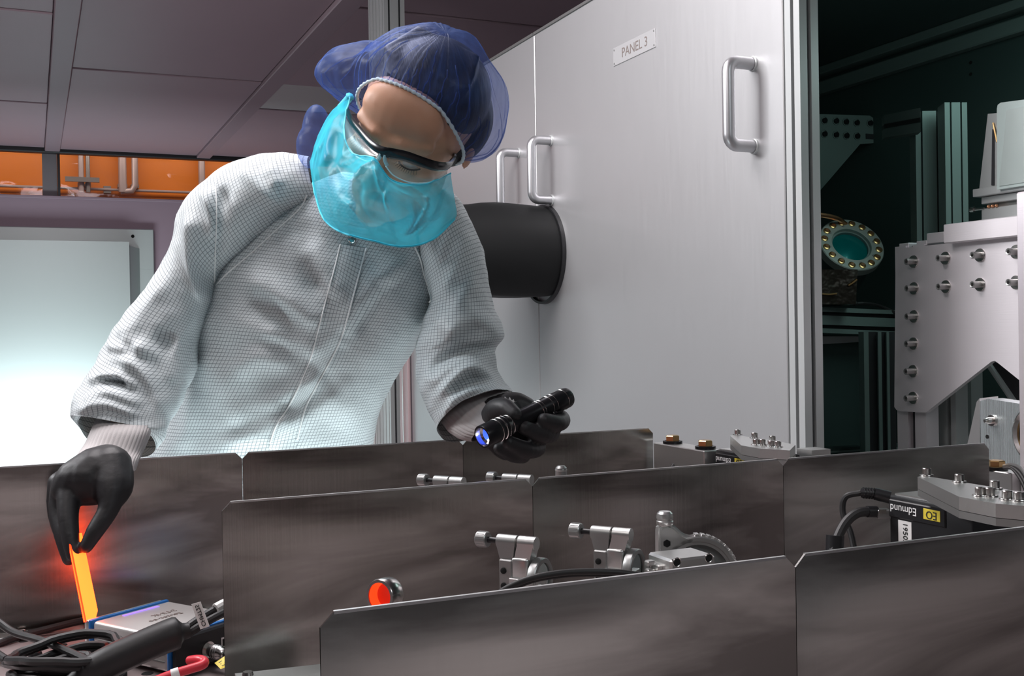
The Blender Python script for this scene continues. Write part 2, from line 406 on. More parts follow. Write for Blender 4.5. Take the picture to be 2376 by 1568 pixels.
# clerestory window
win = struct(MB().ext(((-4, 6), (VB - .03, VB + .03), (WZ0 - .012, WZ0 + .008)), bev=.003).build('window_1', 'wall'))
for ps, (a, b) in enumerate(((-3.9, -1.2), (-1.15, .085), (.21, 1.62), (1.67, 4))):
    g = 24; vs = []; fs = []
    nx, nz_ = int((b - a) / .03), 12
    for i in range(nx + 1):
        for j in range(nz_ + 1):
            x = a + (b - a) * i / nx; z = WZ0 + .008 + (WZ1 - WZ0 - .008) * j / nz_
            vs.append((x, VB + .014 + .010 * noise.noise(Vector((x * 2.2, z * 5, ps))) + .004 * noise.noise(Vector((x * 7, z * 14, 4 + ps))), z))
    fs = [(i * (nz_ + 1) + j, (i + 1) * (nz_ + 1) + j, (i + 1) * (nz_ + 1) + j + 1, i * (nz_ + 1) + j + 1) for i in range(nx) for j in range(nz_)]
    MB().add(vs, fs).build('pane', 'pane', win, smooth=180)
MB().ext(((.087, .185), (VB + .0, VB + .05), (WZ0, WZ1 + .02))).build('mullion', 'wall_dim', win)
MB().ext(((.187, .205), (VB - .02, VB + .05), (WZ0, WZ1 + .02))).build('mullion_strip', 'black', win)
tb = MB().ext(((-4, 6), (VB - .10, VB - .02), (WZ1 - .03, WZ1 + .045)), bev=.008).build('trim_1', 'black'); struct(tb)
# pipework on the orange wall behind the window
VO = 9.9
def pv(px, py): return PL(px, py, 1, VO)
for i, (px, r, lab) in enumerate(((188, .022, 'thin grey riser pipe with bracket, first behind orange window strip'), (204, .018, 'dark narrow riser pipe close beside the bracketed riser'), (284, .034, 'grey riser pipe, thicker one of the pair behind window strip'), (313, .028, 'grey riser pipe with bent foot behind window strip'), (468, .030, 'pale riser pipe behind window strip beside gown shoulder'))):
    p = pv(px, 400)
    t = thing('riser_pipe', lab, 'pipe', (p[0], VO, 2.0), 'risers on the orange wall')
    low = pv(px, 446)[2]
    path = [(p[0], VO, 3.0), (p[0], VO, low + .05), (p[0] + .0, VO, low)] if i != 3 else [(p[0], VO, 3.0), (p[0], VO, low + .06), (p[0] - .03, VO, low + .01), (p[0] - .12, VO, low)]
    MB().tube(path, r, 12).build('pipe', 'pipe' if i != 1 else 'alu_dark', t)
    MB().ext(((p[0] - r - .004, p[0] + r + .004), (VO, VO + .1), (2.52, 2.55))).build('clamp', 'alu_dark', t)
    if i == 0:
        q = pv(195, 418); MB().ext(((q[0] - .15, q[0] + .12), (VO - .05, VO - .02), (q[2] - .02, q[2] + .02))).build('bracket', 'alu_dark', t)
p = pv(250, 438)
t = thing('wall_conduit', 'thin horizontal conduit low on the orange wall', 'pipe', (p[0], VO + .05, p[2])); MB().cyl((-3, VO + .05, p[2]), (5, VO + .05, p[2]), .012, 10).build('tube', 'pipe', t)
MB().ext(((p[0] - .03, p[0] + .03), (VO + .05, VO + .1), (p[2] - .03, p[2] + .03))).build('clip', 'alu_dark', t)

# big pale metal hatch on the back wall
hz0, hz1 = .05, 2.03
ht = thing('wall_hatch', 'pale green brushed metal hatch with raised door on mauve wall', 'hatch', (-.3, VB - .02, hz0))
fr = MB()
u0, u1 = -1.6, .838
fr.ext(((u0, u1), (VB - .05, VB), (hz1 - .30, hz1)), bev=.006); fr.ext(((.60, u1), (VB - .05, VB), (hz0, hz1 - .29)), bev=.006); fr.ext(((u0, u0 + .2), (VB - .05, VB), (hz0, hz1 - .29)), bev=.006); fr.ext(((u0, u1), (VB - .05, VB), (hz0, hz0 + .2)), bev=.006)
fr.build('surround', 'panel2', ht)
dr = MB(); A = [(u0 + .1, VB - .16, hz0 + .1), (.655, VB - .16, hz0 + .1), (.655, VB - .16, 1.925), (u0 + .1, VB - .16, 1.925)]
dr.prism(A, (0, .025, 0)); dr.build('door', 'panel2', ht, smooth=20)
MB().prism([(.655, VB - .135, hz0 + .1), (.66, VB - .135, 1.90), (.735, VB - .05, 1.885), (.735, VB - .05, hz0 + .1)], (-.012, -.004, 0)).build('door_return', 'panel2', ht, smooth=0)
p = PL(308, 548, 1, VB - .051); MB().cyl(p, p + np.array([0, -.002, 0]), .012, 16).build('rivet', 'hole', ht)

# ================================================================== ENCLOSURE
UW = 1.208                                   # outer face of the panel wall
VS = 2.563                                   # seam between the two panels
VP0, VP1 = 1.545, 3.615
ZT = 2.005


def access_panel(v0, v1, label, handles, plate=None):
    t = thing('access_panel', label, 'panel', (UW, (v0 + v1) / 2, .15))
    MB().ext(((UW, UW + .012), (v0 + .0015, v1 - .0015), (.15, ZT)), bev=.0015).build('sheet', 'panel', t)
    MB().ext(((UW - .004, UW + .016), (v0 + .0015, v1 - .0015), (ZT, ZT + .006))).build('top_cap', 'alu_dark', t)
    for hv in handles:
        z0, z1, st = 1.560, 1.722, .055
        pts = [(UW, hv, z1 - .006)]
        for k in range(7): a = math.pi / 2 * k / 6; pts.append((UW - st + .018 - .018 * math.sin(a), hv, z1 - .006 - .018 + .018 * math.cos(a)))
        for k in range(7): a = math.pi / 2 * k / 6; pts.append((UW - st + .018 - .018 * math.cos(a), hv, z0 + .006 + .018 - .018 * math.sin(a)))
        pts.append((UW, hv, z0 + .006))
        h = MB().tube(pts, .0115, 18).build('handle', 'handle', t, smooth=60)
        for z in (z0 + .006, z1 - .006): MB().lathe([(0, .0), (.014, 0), (.014, -.003), (.012, -.004)], (UW, hv, z), (1, 0, 0), 18).build('foot_ring', 'extr', h)
    if plate:
        (va, vb, za, zb) = plate
        s = MB().ext(((UW - .0018, UW), (va, vb), (za, zb)), bev=.0004).build('name_plate', mat('engraved_plate', (.52, .52, .53), .5, .45), t)
        text('lettering', 'PANEL 3', (UW - .0019, (va + vb) / 2 - .004, (za + zb) / 2), (0, -1, 0), (0, 0, 1), .030, 'greyink', s)
        for vv in (va + .005, vb - .005):
            for zz in (za + .005, zb - .005): MB().lathe([(0, -.0008), (.002, -.0006), (.0023, 0)], (UW - .0018, vv, zz), (1, 0, 0), 10).build('rivet', 'alu_dark', s)
    return t


access_panel(VP0, VS, 'large brushed metal access panel lettered PANEL 3 with two handles', (1.632, 2.475), (1.965, 2.145, 1.828, 1.868))
access_panel(VS, VP1, 'narrow-looking brushed metal access panel with black duct entering it', (2.675,))


def extrusion(name, label, c, w, d, z0, z1, slots=2, cat='post', m='extr', group=None, face_u=True, face_v=True):
    """slotted aluminium profile standing upright: body plus a dark channel for each slot"""
    t = thing(name, label, cat, (c[0], c[1], z0), group)
    b = MB(); x0, x1, y0, y1 = c[0] - w / 2, c[0] + w / 2, c[1] - d / 2, c[1] + d / 2; g = .0085; dp = .010
    # outline with channels on -v face (w) and -u face (d)
    out = [(x0, y0)]
    n = max(1, int(round(w / .04))) if face_v else 0
    for k in range(n):
        xc = x0 + w * (k + .5) / n; out += [(xc - g / 2, y0), (xc - g / 2, y0 + dp), (xc + g / 2, y0 + dp), (xc + g / 2, y0)]
    out += [(x1, y0), (x1, y1), (x0, y1)]
    n2 = max(1, int(round(d / .04))) if face_u else 0
    for k in range(n2):
        yc = y1 - d * (k + .5) / n2; out += [(x0, yc + g / 2), (x0 + dp, yc + g / 2), (x0 + dp, yc - g / 2), (x0, yc - g / 2)]
    b.prism([(x, y, z0) for x, y in out], (0, 0, z1 - z0)); b.build('profile', m, t, smooth=0)
    for k in range(n):
        xc = x0 + w * (k + .5) / n; MB().ext(((xc - g / 2, xc + g / 2), (y0 + dp - .001, y0 + dp), (z0, z1))).build('slot', 'groove', t)
    for k in range(n2):
        yc = y1 - d * (k + .5) / n2; MB().ext(((x0 + dp - .001, x0 + dp), (yc - g / 2, yc + g / 2), (z0, z1))).build('slot', 'groove', t)
    return t


extrusion('frame_post', 'pale slotted aluminium post at the open edge of PANEL 3', (UW + .020, 1.521), .040, .040, 0, 2.0, m='extr')
extrusion('frame_post', 'slotted aluminium post to the ceiling behind the hair net', (UW + .04, 3.96), .08, .20, 0, CEIL - .04, m='extr')
# pale corrugated sheet and pink strip beside the rear post
t = thing('corrugated_sheet', 'pale corrugated sheet low behind the gown beside rear post', 'sheet', (1.15, 4.35, 0))
for k in range(9): MB().cyl((1.19, 4.10 + k * .05, 0), (1.19, 4.10 + k * .05, 1.25), .024, 8).build('rib', 'blind', t)
MB().ext(((1.195, 1.21), (4.075, 4.53), (0, 1.25))).build('backing', 'blind', t)
t = thing('edge_strip', 'pink vertical cover strip between rear post and panel', 'strip', (UW, 3.70, 0))
MB().ext(((UW - .012, UW), (3.62, 3.715), (.1, 1.99)), bev=.003).build('cover', 'pinkwall', t)
MB().ext(((UW - .016, UW - .011), (3.665, 3.672), (.1, 1.99))).build('bead', 'alu', t)
# inside of the enclosure
UE, VE = 2.14, 3.15
struct(MB().ext(((UE, UE + .05), (.3, VE), (0, 1.985))).build('wall_inner', 'inner'))
struct(MB().ext(((UW + .02, UE), (VE, VE + .05), (0, 1.985))).build('wall_enclosure_rear', 'inner'))
struct(MB().ext(((UW + .02, UE + .05), (.3, VE + .05), (1.985, 2.0))).build('ceiling_enclosure', 'inner'))
t = thing('roof_rail', 'dark slotted rail under the enclosure roof', 'rail', (UE - .03, 1.8, 1.91))
MB().ext(((UE - .05, UE), (.3, VE), (1.962, 1.985)), bev=.003).build('upper_bar', 'innerlt', t)
MB().ext(((UE - .03, UE), (.3, VE), (1.912, 1.948)), bev=.003).build('lower_bar', 'innerlt', t)
for p in ((2253, 145), (2253, 172)):
    q = PL(*p, 0, UE - .0005); struct(MB().cyl(q, q - np.array([.002, 0, 0]), .004, 10).build('trim_hole', 'hole'))


def vplate(name, label, cat, pts, v, th, m, loc_parent=None):
    P = [PL(x, y, 1, v) for x, y in pts]; t = thing(name, label, cat, np.mean(P, 0))
    MB().prism(P, (0, th, 0)).build('sheet', m, t, smooth=0); return t


# gusset with two rows of screws
gv = 2.35
gs = vplate('gusset_plate', 'dim grey gusset plate with two rows of dark screws', 'bracket', [(1880, 264), (2018, 268), (2030, 276), (2052, 282), (2056, 330), (1996, 334), (1896, 450), (1880, 462)], gv, .012, 'innerlt')
sm = MB(); sm.lathe([(0, .008), (.006, .008), (.007, .007), (.007, 0)], (0, 0, 0), (0, 0, 1), 14); sm.lathe([(.011, .0015), (.011, 0)], (0, 0, 0), (0, 0, 1), 14)
scr_dark = mesh_of(sm, 'screw', 'anod')
for px, py in ((1912, 280), (1939, 281), (1962, 283), (1987, 285), (2018, 286), (1912, 311), (1939, 313), (1963, 315), (1988, 316)):
    inst('screw', scr_dark, gs, frame(PL(px, py, 1, gv), *axes((0, -1, 0))))
p = PL(2033, 318, 1, gv); MB().box(p, (.075, .006, .014)).build('slot', 'groove', gs)
# beam from the gusset to the tall profile
t = thing('cross_beam', 'short slotted beam between gusset plate and tall dark profile', 'beam', D(2090, 285, 2.5))
a, b = D(2052, 293, 2.62), D(2136, 278, 2.42)
up = np.array([0, 0, 1.0])
for k, z in enumerate((.016, -.016)): MB().prism([a + up * (z + .011), b + up * (z + .011), b + up * (z - .011), a + up * (z - .011)], (.02, .03, 0)).build('flange', 'innerlt', t, smooth=0)
MB().prism([a + up * .006, b + up * .006, b - up * .006, a - up * .006], (.03, .04, 0)).build('web', 'groove', t, smooth=0)
# tall dark profiles
def tall(name, label, strips, d, y0, y1, mats):
    c = D((strips[0][0] + strips[-1][1]) / 2, y1, d); t = thing(name, label, 'post', c)
    for k, (xa, xb) in enumerate(strips):
        za, zb = max(.9, D(xa, y1, d)[2]), D(xa, y0, d)[2]; A = D(xa, 700, d); B = D(xb, 700, d)
        dd = .0 if mats[k] != 'groove' else .012
        o = CF * dd; MB().prism([(A[0] + o[0], A[1] + o[1], za), (B[0] + o[0], B[1] + o[1], za), (B[0] + o[0], B[1] + o[1], zb), (A[0] + o[0], A[1] + o[1], zb)], (.03, .05, 0)).build('web' if mats[k] != 'groove' else 'slot', mats[k], t, smooth=0)
    return t
tall('dark_profile', 'tall dark green slotted profile behind the bolted plate', [(2130, 2142), (2142, 2146), (2146, 2178), (2178, 2182), (2182, 2196)], 2.48, 258, 1040, ['innerlt', 'groove', 'innerlt', 'groove', 'innerlt'])
tall('dark_profile', 'rounded dark green slotted profile right beside the mirror mount', [(2198, 2210), (2210, 2214), (2214, 2234), (2234, 2238), (2238, 2250)], 2.38, 238, 1040, ['innerlt', 'groove', 'innerlt', 'groove', 'innerlt'])
tall('lower_profile', 'dark slotted upright under the enclosure cross rail', [(2003, 2014), (2014, 2036), (2036, 2044), (2044, 2056), (2056, 2062), (2062, 2080)], 2.30, 770, 1155, ['innerlt', 'groove', 'innerlt', 'groove', 'innerlt', 'groove'])
# horizontal rail
t = thing('cross_rail', 'grey green slotted cross rail below the round viewport', 'rail', D(1985, 770, 2.3))
for (ya, yb, m, dd) in ((711, 722, 'innerlt', 0), (722, 730, 'groove', .012), (730, 752, 'innerlt', 0), (752, 760, 'groove', .012), (760, 771, 'innerlt', 0)):
    P = [PL(1880, ya, 1, 1.98), PL(2110, ya + 10, 1, 1.98), PL(2110, yb + 8, 1, 1.98), PL(1880, yb, 1, 1.98)]
    MB().prism([p + np.array([0, dd, 0]) for p in P], (0, .04, 0)).build('web' if m != 'groove' else 'slot', m, t, smooth=0)
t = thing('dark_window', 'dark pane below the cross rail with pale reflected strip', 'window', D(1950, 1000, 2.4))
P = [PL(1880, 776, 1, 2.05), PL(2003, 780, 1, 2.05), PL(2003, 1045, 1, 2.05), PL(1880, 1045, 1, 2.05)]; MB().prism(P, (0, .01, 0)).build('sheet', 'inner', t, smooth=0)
P = [PL(1880, 780, 1, 2.045), PL(2001, 780, 1, 2.045), PL(2001, 793, 1, 2.045), PL(1930, 797, 1, 2.045), PL(1880, 800, 1, 2.045)]; MB().prism(P, (0, .004, 0)).build('reflection_strip', 'plate', t, smooth=0)  # the pane's white reflection, built as a solid pale strip
t = thing('deck_rail', 'dark rail along the enclosure deck', 'rail', D(1990, 1050, 2.2)); P = [PL(1880, 1042, 1, 1.9), PL(2100, 1030, 1, 1.9), PL(2100, 1075, 1, 1.9), PL(1880, 1085, 1, 1.9)]; MB().prism(P, (0, .03, 0)).build('rail_bar', 'inner', t, smooth=0)
P = [PL(1880, 1049, 1, 1.899), PL(2100, 1037, 1, 1.899), PL(2100, 1041, 1, 1.899), PL(1880, 1053, 1, 1.899)]; MB().prism(P, (0, .001, 0)).build('rail_slot', 'innerlt', t, smooth=0)
# viewport flange
fc = D(1976, 567, 2.6); nrm = (-CF) * .80 + CU * .56 + CR * .10; nrm /= np.linalg.norm(nrm)
vp = thing('viewport_flange', 'round bolted vacuum viewport flange with teal glass', 'flange', fc)
R1, R0 = .079, .048
MB().lathe([(R0, -.02), (R0, .0), (R0 + .001, .001), (R1 - .002, .001), (R1, -.001), (R1, -.02)], fc, nrm, 48).build('ring', mat('flange_grey', (.42, .45, .42), .5, .4), vp)
MB().lathe([(R0 - .004, -.022), (R0 - .004, -.008), (R0, -.008)], fc, nrm, 48).build('bore', 'innerlt', vp)
MB().lathe([(0, -.010), (R0 * .6, -.0125), (R0, -.016)], fc, nrm, 40).build('glass', 'viewport', vp)
MB().lathe([(R1 - .012, -.02), (R1 - .012, -.20)], fc, nrm, 32).build('neck', 'inner', vp)
X, Y, Z = axes(nrm)
bm_ = MB(); bm_.lathe([(.0048, .004), (.0048, .006), (.0046, .0065), (0, .0065)], (0, 0, 0), (0, 0, 1), 12); bolt_core = mesh_of(bm_, 'bolt', 'copper')
bm_ = MB(); bm_.lathe([(.0085, 0), (.0085, .003), (.006, .0042), (.0048, .0042)], (0, 0, 0), (0, 0, 1), 14); bolt_ring = mesh_of(bm_, 'washer', 'brass')
for k in range(16):
    a = 2 * math.pi * (k + .3) / 16; q = Vector(fc) + (X * math.cos(a) + Y * math.sin(a)) * .066
    b = inst('bolt', bolt_core, vp, frame(q, X, Y, Z)); inst('washer', bolt_ring, vp, frame(q, X, Y, Z))
for k in range(8):
    a = 2 * math.pi * (k + .15) / 8; q = Vector(fc) + (X * math.cos(a) + Y * math.sin(a)) * .0575; MB().lathe([(0, .0015), (.004, .0015), (.0045, 0)], q, Z, 10).build('plug', 'alu_dark', vp)
t = thing('copper_strap', 'thin bent copper strap behind the viewport flange', 'strap', D(1920, 505, 2.62)); MB().tube(pd([(1890, 497, 2.60), (1920, 501, 2.61), (1945, 508, 2.62), (1962, 520, 2.64)]), .006, 8).build('strap', 'copper', t)
MB().ell(D(1888, 497, 2.6), (.008, .006, .006)).build('strap_end', 'copper', t)
t = thing('foil_box', 'dark crumpled foil box under the viewport flange', 'box', D(1945, 705, 2.45))
P = [D(1880, 625, 2.45), D(1990, 625, 2.45), D(1986, 706, 2.45), D(1880, 706, 2.45)]; MB().prism(P, CF * .1).build('body', mat('brown_black_foil', (.03, .024, .018), .5, .35, bump=(20, .6, .02, 3)), t, smooth=0)
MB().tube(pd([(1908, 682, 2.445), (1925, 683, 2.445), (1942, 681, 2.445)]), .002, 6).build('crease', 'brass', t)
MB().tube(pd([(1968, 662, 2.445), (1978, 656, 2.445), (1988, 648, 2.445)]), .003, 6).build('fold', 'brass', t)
t = thing('black_lead', 'thin black lead drooping over the cross rail', 'cable', D(2040, 712, 2.55)); MB().tube(pd([(1985, 704, 2.52), (2010, 704, 2.53), (2045, 711, 2.56), (2090, 732, 2.56)]), .004, 8).build('lead', 'rubber', t)
MB().ell(D(1984, 704, 2.52), (.006,) * 3).build('plug', 'rubber', t)
# big white plate with a notch, on the plane u = UP
UP = 1.49
def up_(px, py, u=UP): return PL(px, py, 0, u)
pt = thing('bolted_plate', 'large pale bracket plate with socket bolts and V notch', 'bracket', up_(2200, 950))
left = [(2148, 957), (2088, 954), (2080, 951), (2075, 944), (2078, 586), (2081, 579), (2088, 576)]
apex = [(2296, 842), (2302, 838), (2308, 837), (2314, 840)]
P = [up_(*q) for q in left]; top = P[-1]; av = up_(2306, 837)[1]
mir = lambda p: np.array([p[0], 2 * av - p[1], p[2]])
outl = P + [mir(p) for p in P[::-1]] + [up_(*q) for q in apex[::-1]]
outl = P + [mir(p) for p in P[::-1]] + [mir(up_(2296, 842)), up_(2308, 837), up_(2300, 839)]
MB().prism(outl, (.010, 0, 0)).build('sheet', 'plate', pt, smooth=0)
bh = MB(); bh.lathe([(0, .012), (.0028, .012), (.0030, .0185), (.0050, .0190), (.0058, .0182), (.0058, .002)], (0, 0, 0), (0, 0, 1), 18); bolt_head = mesh_of(bh, 'bolt', 'alu_dark')
bh = MB(); bh.lathe([(.0058, .0022), (.0112, .0020), (.0118, .0012), (.0118, 0)], (0, 0, 0), (0, 0, 1), 22); bolt_wash = mesh_of(bh, 'washer', 'steel')
bh = MB(); bh.lathe([(0, .0186), (.0030, .0188)], (0, 0, 0), (0, 0, 1), 6); bolt_sock = mesh_of(bh, 'socket', 'hole')
vs0 = up_(2120, 605)[1]
for k, (px, py) in enumerate(((2120, 607), (2194, 599), (2274, 592), (2358, 584), (2121, 669), (2195, 665), (2274, 660), (2358, 655), (2121, 734), (2120, 797), (2119, 861), (2119, 923))):
    q = up_(px, py); F = frame(q, *axes((-1, 0, 0)))
    b = inst('bolt', bolt_head, pt, F); inst('washer', bolt_wash, pt, F); inst('socket', bolt_sock, b, F)
# profile leg of the plate and dim profiles behind
def uprof(name, label, strips, u, z0, z1, th=.03):
    t = thing(name, label, 'post', (u, PL(strips[0][0], 900, 0, u)[1], z0))
    for xa, xb, m in strips:
        va, vb = PL(xa, 960, 0, u)[1], PL(xb, 960, 0, u)[1]; dd = .012 if m == 'groove' else 0
        MB().ext(((u + dd, u + th), (vb, va), (z0, z1))).build('web' if m != 'groove' else 'slot', m, t)
    return t
uprof('plate_leg', 'pale slotted profile leg carrying the bolted plate', [(2082, 2107, 'plate'), (2107, 2123, 'groove'), (2123, 2149, 'plate')], 1.502, .9, 1.385)
uprof('dim_profile', 'dim slotted profile seen under the plate diagonal', [(2152, 2168, 'extr'), (2168, 2174, 'groove'), (2174, 2196, 'extr'), (2196, 2206, 'groove'), (2206, 2218, 'extr')], 1.56, .9, 1.36)
uprof('dim_profile', 'darkest slotted profile beside the machined ring mount', [(2218, 2238, 'extr'), (2238, 2242, 'groove'), (2242, 2254, 'extr')], 1.64, .9, 1.36)
t = thing('diagonal_brace', 'thin dark strut slanting inside the plate notch', 'strut', up_(2340, 900, 1.7)); a, b = PL(2290, 838, 0, 1.62), PL(2366, 950, 0, 1.62); MB().tube([a, b], .006, 8).build('strut', 'extr', t); MB().prism([a, a + np.array([.02, -.2, -.02]), b + np.array([.02, -.12, 0]), b], (.01, 0, 0)).build('web', 'groove', t, smooth=0)
# stack above the plate: profile ends, shelf slab and the mirror mount
t = thing('profile_end', 'pale profile ends showing above the bolted plate', 'rail', up_(2110, 575, 1.51))
for (a, b, y0, y1) in ((2086, 2108, 563, 580), (2126, 2150, 557, 572), (2150, 2190, 537, 566)): P0, P1 = up_(a, y1, 1.505), up_(b, y0, 1.505); MB().ext(((1.505, 1.56), (P1[1], P0[1]), (P0[2], P1[2])), bev=.001).build('end_block', 'plate', t)
sl = thing('shelf_slab', 'thick pale shelf slab above the bolted plate', 'shelf', up_(2250, 560, 1.47)); P0, P1 = up_(2189, 565, 1.47), up_(2189, 521, 1.47); MB().ext(((1.47, 1.60), (P0[1] - .5, P0[1]), (P0[2], P1[2])), bev=.0015).build('slab', 'plate', sl)
MB().ext(((1.60, 1.75), (P0[1] - .5, P0[1] - .01), (P0[2] + .004, P1[2] - .004))).build('rear_slab', 'alu_dark', sl)
UM = 1.56
mm = thing('square_mirror_mount', 'square mirror held upright in a pale mount on the shelf', 'mirror', up_(2320, 500, UM))
def mq(x, y, u=UM): return PL(x, y, 0, u)
B0, B1 = mq(2277, 507), mq(2277, 458); MB().ext(((UM, UM + .09), (B0[1] - .28, B0[1]), (P1[2], mq(2277, 485)[2])), bev=.001).build('base', 'extr', mm)
MB().ext(((UM + .01, UM + .085), (B0[1] - .28, B0[1] - .005), (mq(2277, 485)[2], mq(2277, 474)[2]))).build('gap_block', 'alu_dark', mm)
MB().ext(((UM, UM + .09), (B0[1] - .28, B0[1]), (mq(2277, 474)[2], B1[2])), bev=.001).build('upper_base', 'extr', mm)
L0 = mq(2268, 458); MB().ext(((UM - .012, UM + .10), (L0[1] - .3, L0[1]), (L0[2], mq(2268, 440)[2])), bev=.001).build('ledge', 'extr', mm)
MB().prism([mq(2272, 440, UM - .004), mq(2292, 264, UM - .004), mq(2318, 262, UM - .004), mq(2318, 440, UM - .004)], (.055, 0, 0)).build('cheek', 'extr', mm, smooth=0)
MB().prism([mq(2300, 430, UM - .006), mq(2302, 300, UM - .006), mq(2306, 300, UM - .006), mq(2306, 430, UM - .006)], (.002, 0, 0)).build('slit', 'groove', mm, smooth=0)
G = [mq(2313, 440, UM - .02), mq(2313, 252, UM - .02), mq(2315, 243, UM - .02), mq(2322, 238, UM - .02), mq(2376, 231, UM - .02)]
gv0 = G[0][1] - .13; G += [np.array([UM - .02, gv0, G[-1][2]]), np.array([UM - .02, gv0, G[0][2]])]
gl = MB().prism(G, (.018, 0, 0)).build('glass', mat('frosted_glass_edge', (.58, .68, .66), .2, .25), mm, smooth=0)
Gi = [mq(2318, 432, UM - .0215), mq(2336, 254, UM - .0215), mq(2376, 247, UM - .0215)]; Gi += [np.array([UM - .0215, gv0 + .01, Gi[-1][2]]), np.array([UM - .0215, gv0 + .01, Gi[0][2]])]
MB().prism(Gi, (.001, 0, 0)).build('mirror_face', 'bigmirror', gl, smooth=0)
a = mq(2255, 487); MB().cyl(a, mq(2284, 484), .0022, 10).build('set_screw', 'steel', mm); MB().cyl(mq(2253, 487), mq(2261, 486), .0048, 12).build('screw_head', 'steel', mm)
for k in range(3): q = mq(2294 + 9 * k, 479 - k, UM - .001); MB().ell(q, (.004, .0035, .003)).build('spring_coil', 'copper', mm)
MB().tube([mq(2304, 285, UM - .006), mq(2309, 310, UM - .008), mq(2313, 330, UM - .008)], .0015, 6).build('clip', 'brass', mm)
# machined ring mount
UR = 1.30
rm = thing('ring_mount', 'bright milled aluminium ring mount beside the shield end', 'mount', PL(2300, 1060, 0, UR))
q = lambda x, y, u=UR: PL(x, y, 0, u)
P = [q(2278, 1120), q(2273, 924), q(2280, 923), q(2376, 938)]; P += [np.array([UR, P[-1][1] - .13, P[-1][2] - .006]), np.array([UR, P[-1][1] - .13, P[0][2]])]
# plate with a round bore: ring of quads between outline samples and bore circle
bc = q(2410, 1010); br = .045
def bored(P, bc, br, th, m, name, parent, n=64):
    c2 = np.array([bc[1], bc[2]]); poly = [np.array([p[1], p[2]]) for p in P]; outer = []
    for k in range(n):
        a = 2 * math.pi * k / n; d = np.array([math.cos(a), math.sin(a)]); best = None
        for i in range(len(poly)):
            A, B = poly[i], poly[(i + 1) % len(poly)]; e = B - A; den = d[0] * e[1] - d[1] * e[0]
            if abs(den) < 1e-9: continue
            w_ = A - c2; t_ = (w_[0] * e[1] - w_[1] * e[0]) / den; s_ = (w_[0] * d[1] - w_[1] * d[0]) / den
            if t_ > 0 and -1e-6 <= s_ <= 1 + 1e-6 and (best is None or t_ < best): best = t_
        outer.append(c2 + d * (best or br * 1.2))
    b = MB(); vs = []
    for u in (bc[0], bc[0] + th):
        vs += [(u, *o) for o in outer]; vs += [(u, *(c2 + br * np.array([math.cos(2 * math.pi * k / n), math.sin(2 * math.pi * k / n)]))) for k in range(n)]
    fs = []
    for k in range(n):
        k2 = (k + 1) % n
        fs += [(k, k2, n + k2, n + k), (2 * n + k2, 2 * n + k, 3 * n + k, 3 * n + k2), (k2, k, 2 * n + k, 2 * n + k2), (n + k, n + k2, 3 * n + k2, 3 * n + k)]
    return b.add(vs, fs).build(name, m, parent, smooth=30)
bored(P, bc, br, .03, mat('milled_aluminium', (.70, .76, .77), .85, .28, brushed=((4, 700, 3), .12, .5)), 'face', rm)
MB().prism([q(2273, 924), q(2266, 932), q(2238, 1060), q(2276, 1120)], (.06, .02, 0)).build('side', 'alu', rm, smooth=0)
MB().lathe([(br - .002, -.003), (br - .004, -.004), (br - .008, .0), (br - .008, .03)], bc, (1, 0, 0), 48).build('retaining_ring', 'steel', rm)
MB().lathe([(br - .010, .006), (br - .016, .007), (br - .016, .012)], bc, (1, 0, 0), 48).build('inner_ring', 'brass', rm)
MB().lathe([(0, .012), (br - .012, .012)], bc, (1, 0, 0), 32).build('lens', mat('grey_green_lens', (.10, .13, .13), .2, .15), rm)
s0 = q(2303, 975); MB().lathe([(.0085, 0), (.0085, -.003), (.005, -.003), (.005, -.010), (.0025, -.016), (0, -.016)], s0, (1, 0, 0), 12).build('screw', 'steel', rm)
s0 = q(2291, 1013); MB().lathe([(0, -.0006), (.003, -.0006), (.003, 0)], s0, (1, 0, 0), 12).build('tapped_hole', 'hole', rm)
t = thing('edge_post', 'pale flat post at the frame edge beside the ring mount', 'post', PL(2370, 1080, 0, 1.1)); a, b = PL(2363, 940, 0, 1.12), PL(2363, 1110, 0, 1.12); MB().ext(((1.12, 1.16), (a[1] - .06, a[1]), (.9, 1.40)), bev=.002).build('post', 'plate', t); MB().ext(((1.10, 1.18), (a[1] - .08, a[1] + .02), (.9, .91))).build('foot', 'alu', t)
# black duct through the panel
dc = (UW, 2.525, 1.432)
du = thing('black_duct', 'wide black foil duct running into the metal panel', 'duct', (UW - .3, dc[1], dc[2] - .13))
b = MB(); n = 48; K = 14; vs = []; fs = []
for i in range(K + 1):
    t_ = i / K; r = .122 + .004 * math.sin(t_ * 9) ; cx = UW - .001 - .50 * t_
    for j in range(n):
        a = 2 * math.pi * j / n; z = math.sin(a); rz = r * (z if z > -.86 else -.86 - .15 * (abs(z) - .86)); sag = .006 * math.exp(-((t_ - .32) / .12) ** 2) * max(0, z)
        vs.append((cx, dc[1] + r * math.cos(a), dc[2] + rz + sag))
for i in range(K):
    for j in range(n): fs.append((i * n + j, (i + 1) * n + j, (i + 1) * n + (j + 1) % n, i * n + (j + 1) % n))
fs.append(tuple(range(K * n, K * n + n)))
b.add(vs, fs).build('tube', 'blackfoil', du, smooth=50)
b = MB(); b.lathe([(.121, -.010), (.127, -.010), (.128, 0), (.121, 0)], (UW, dc[1], dc[2]), (1, 0, 0), 48, closed=True); b.build('rim', 'black', du)
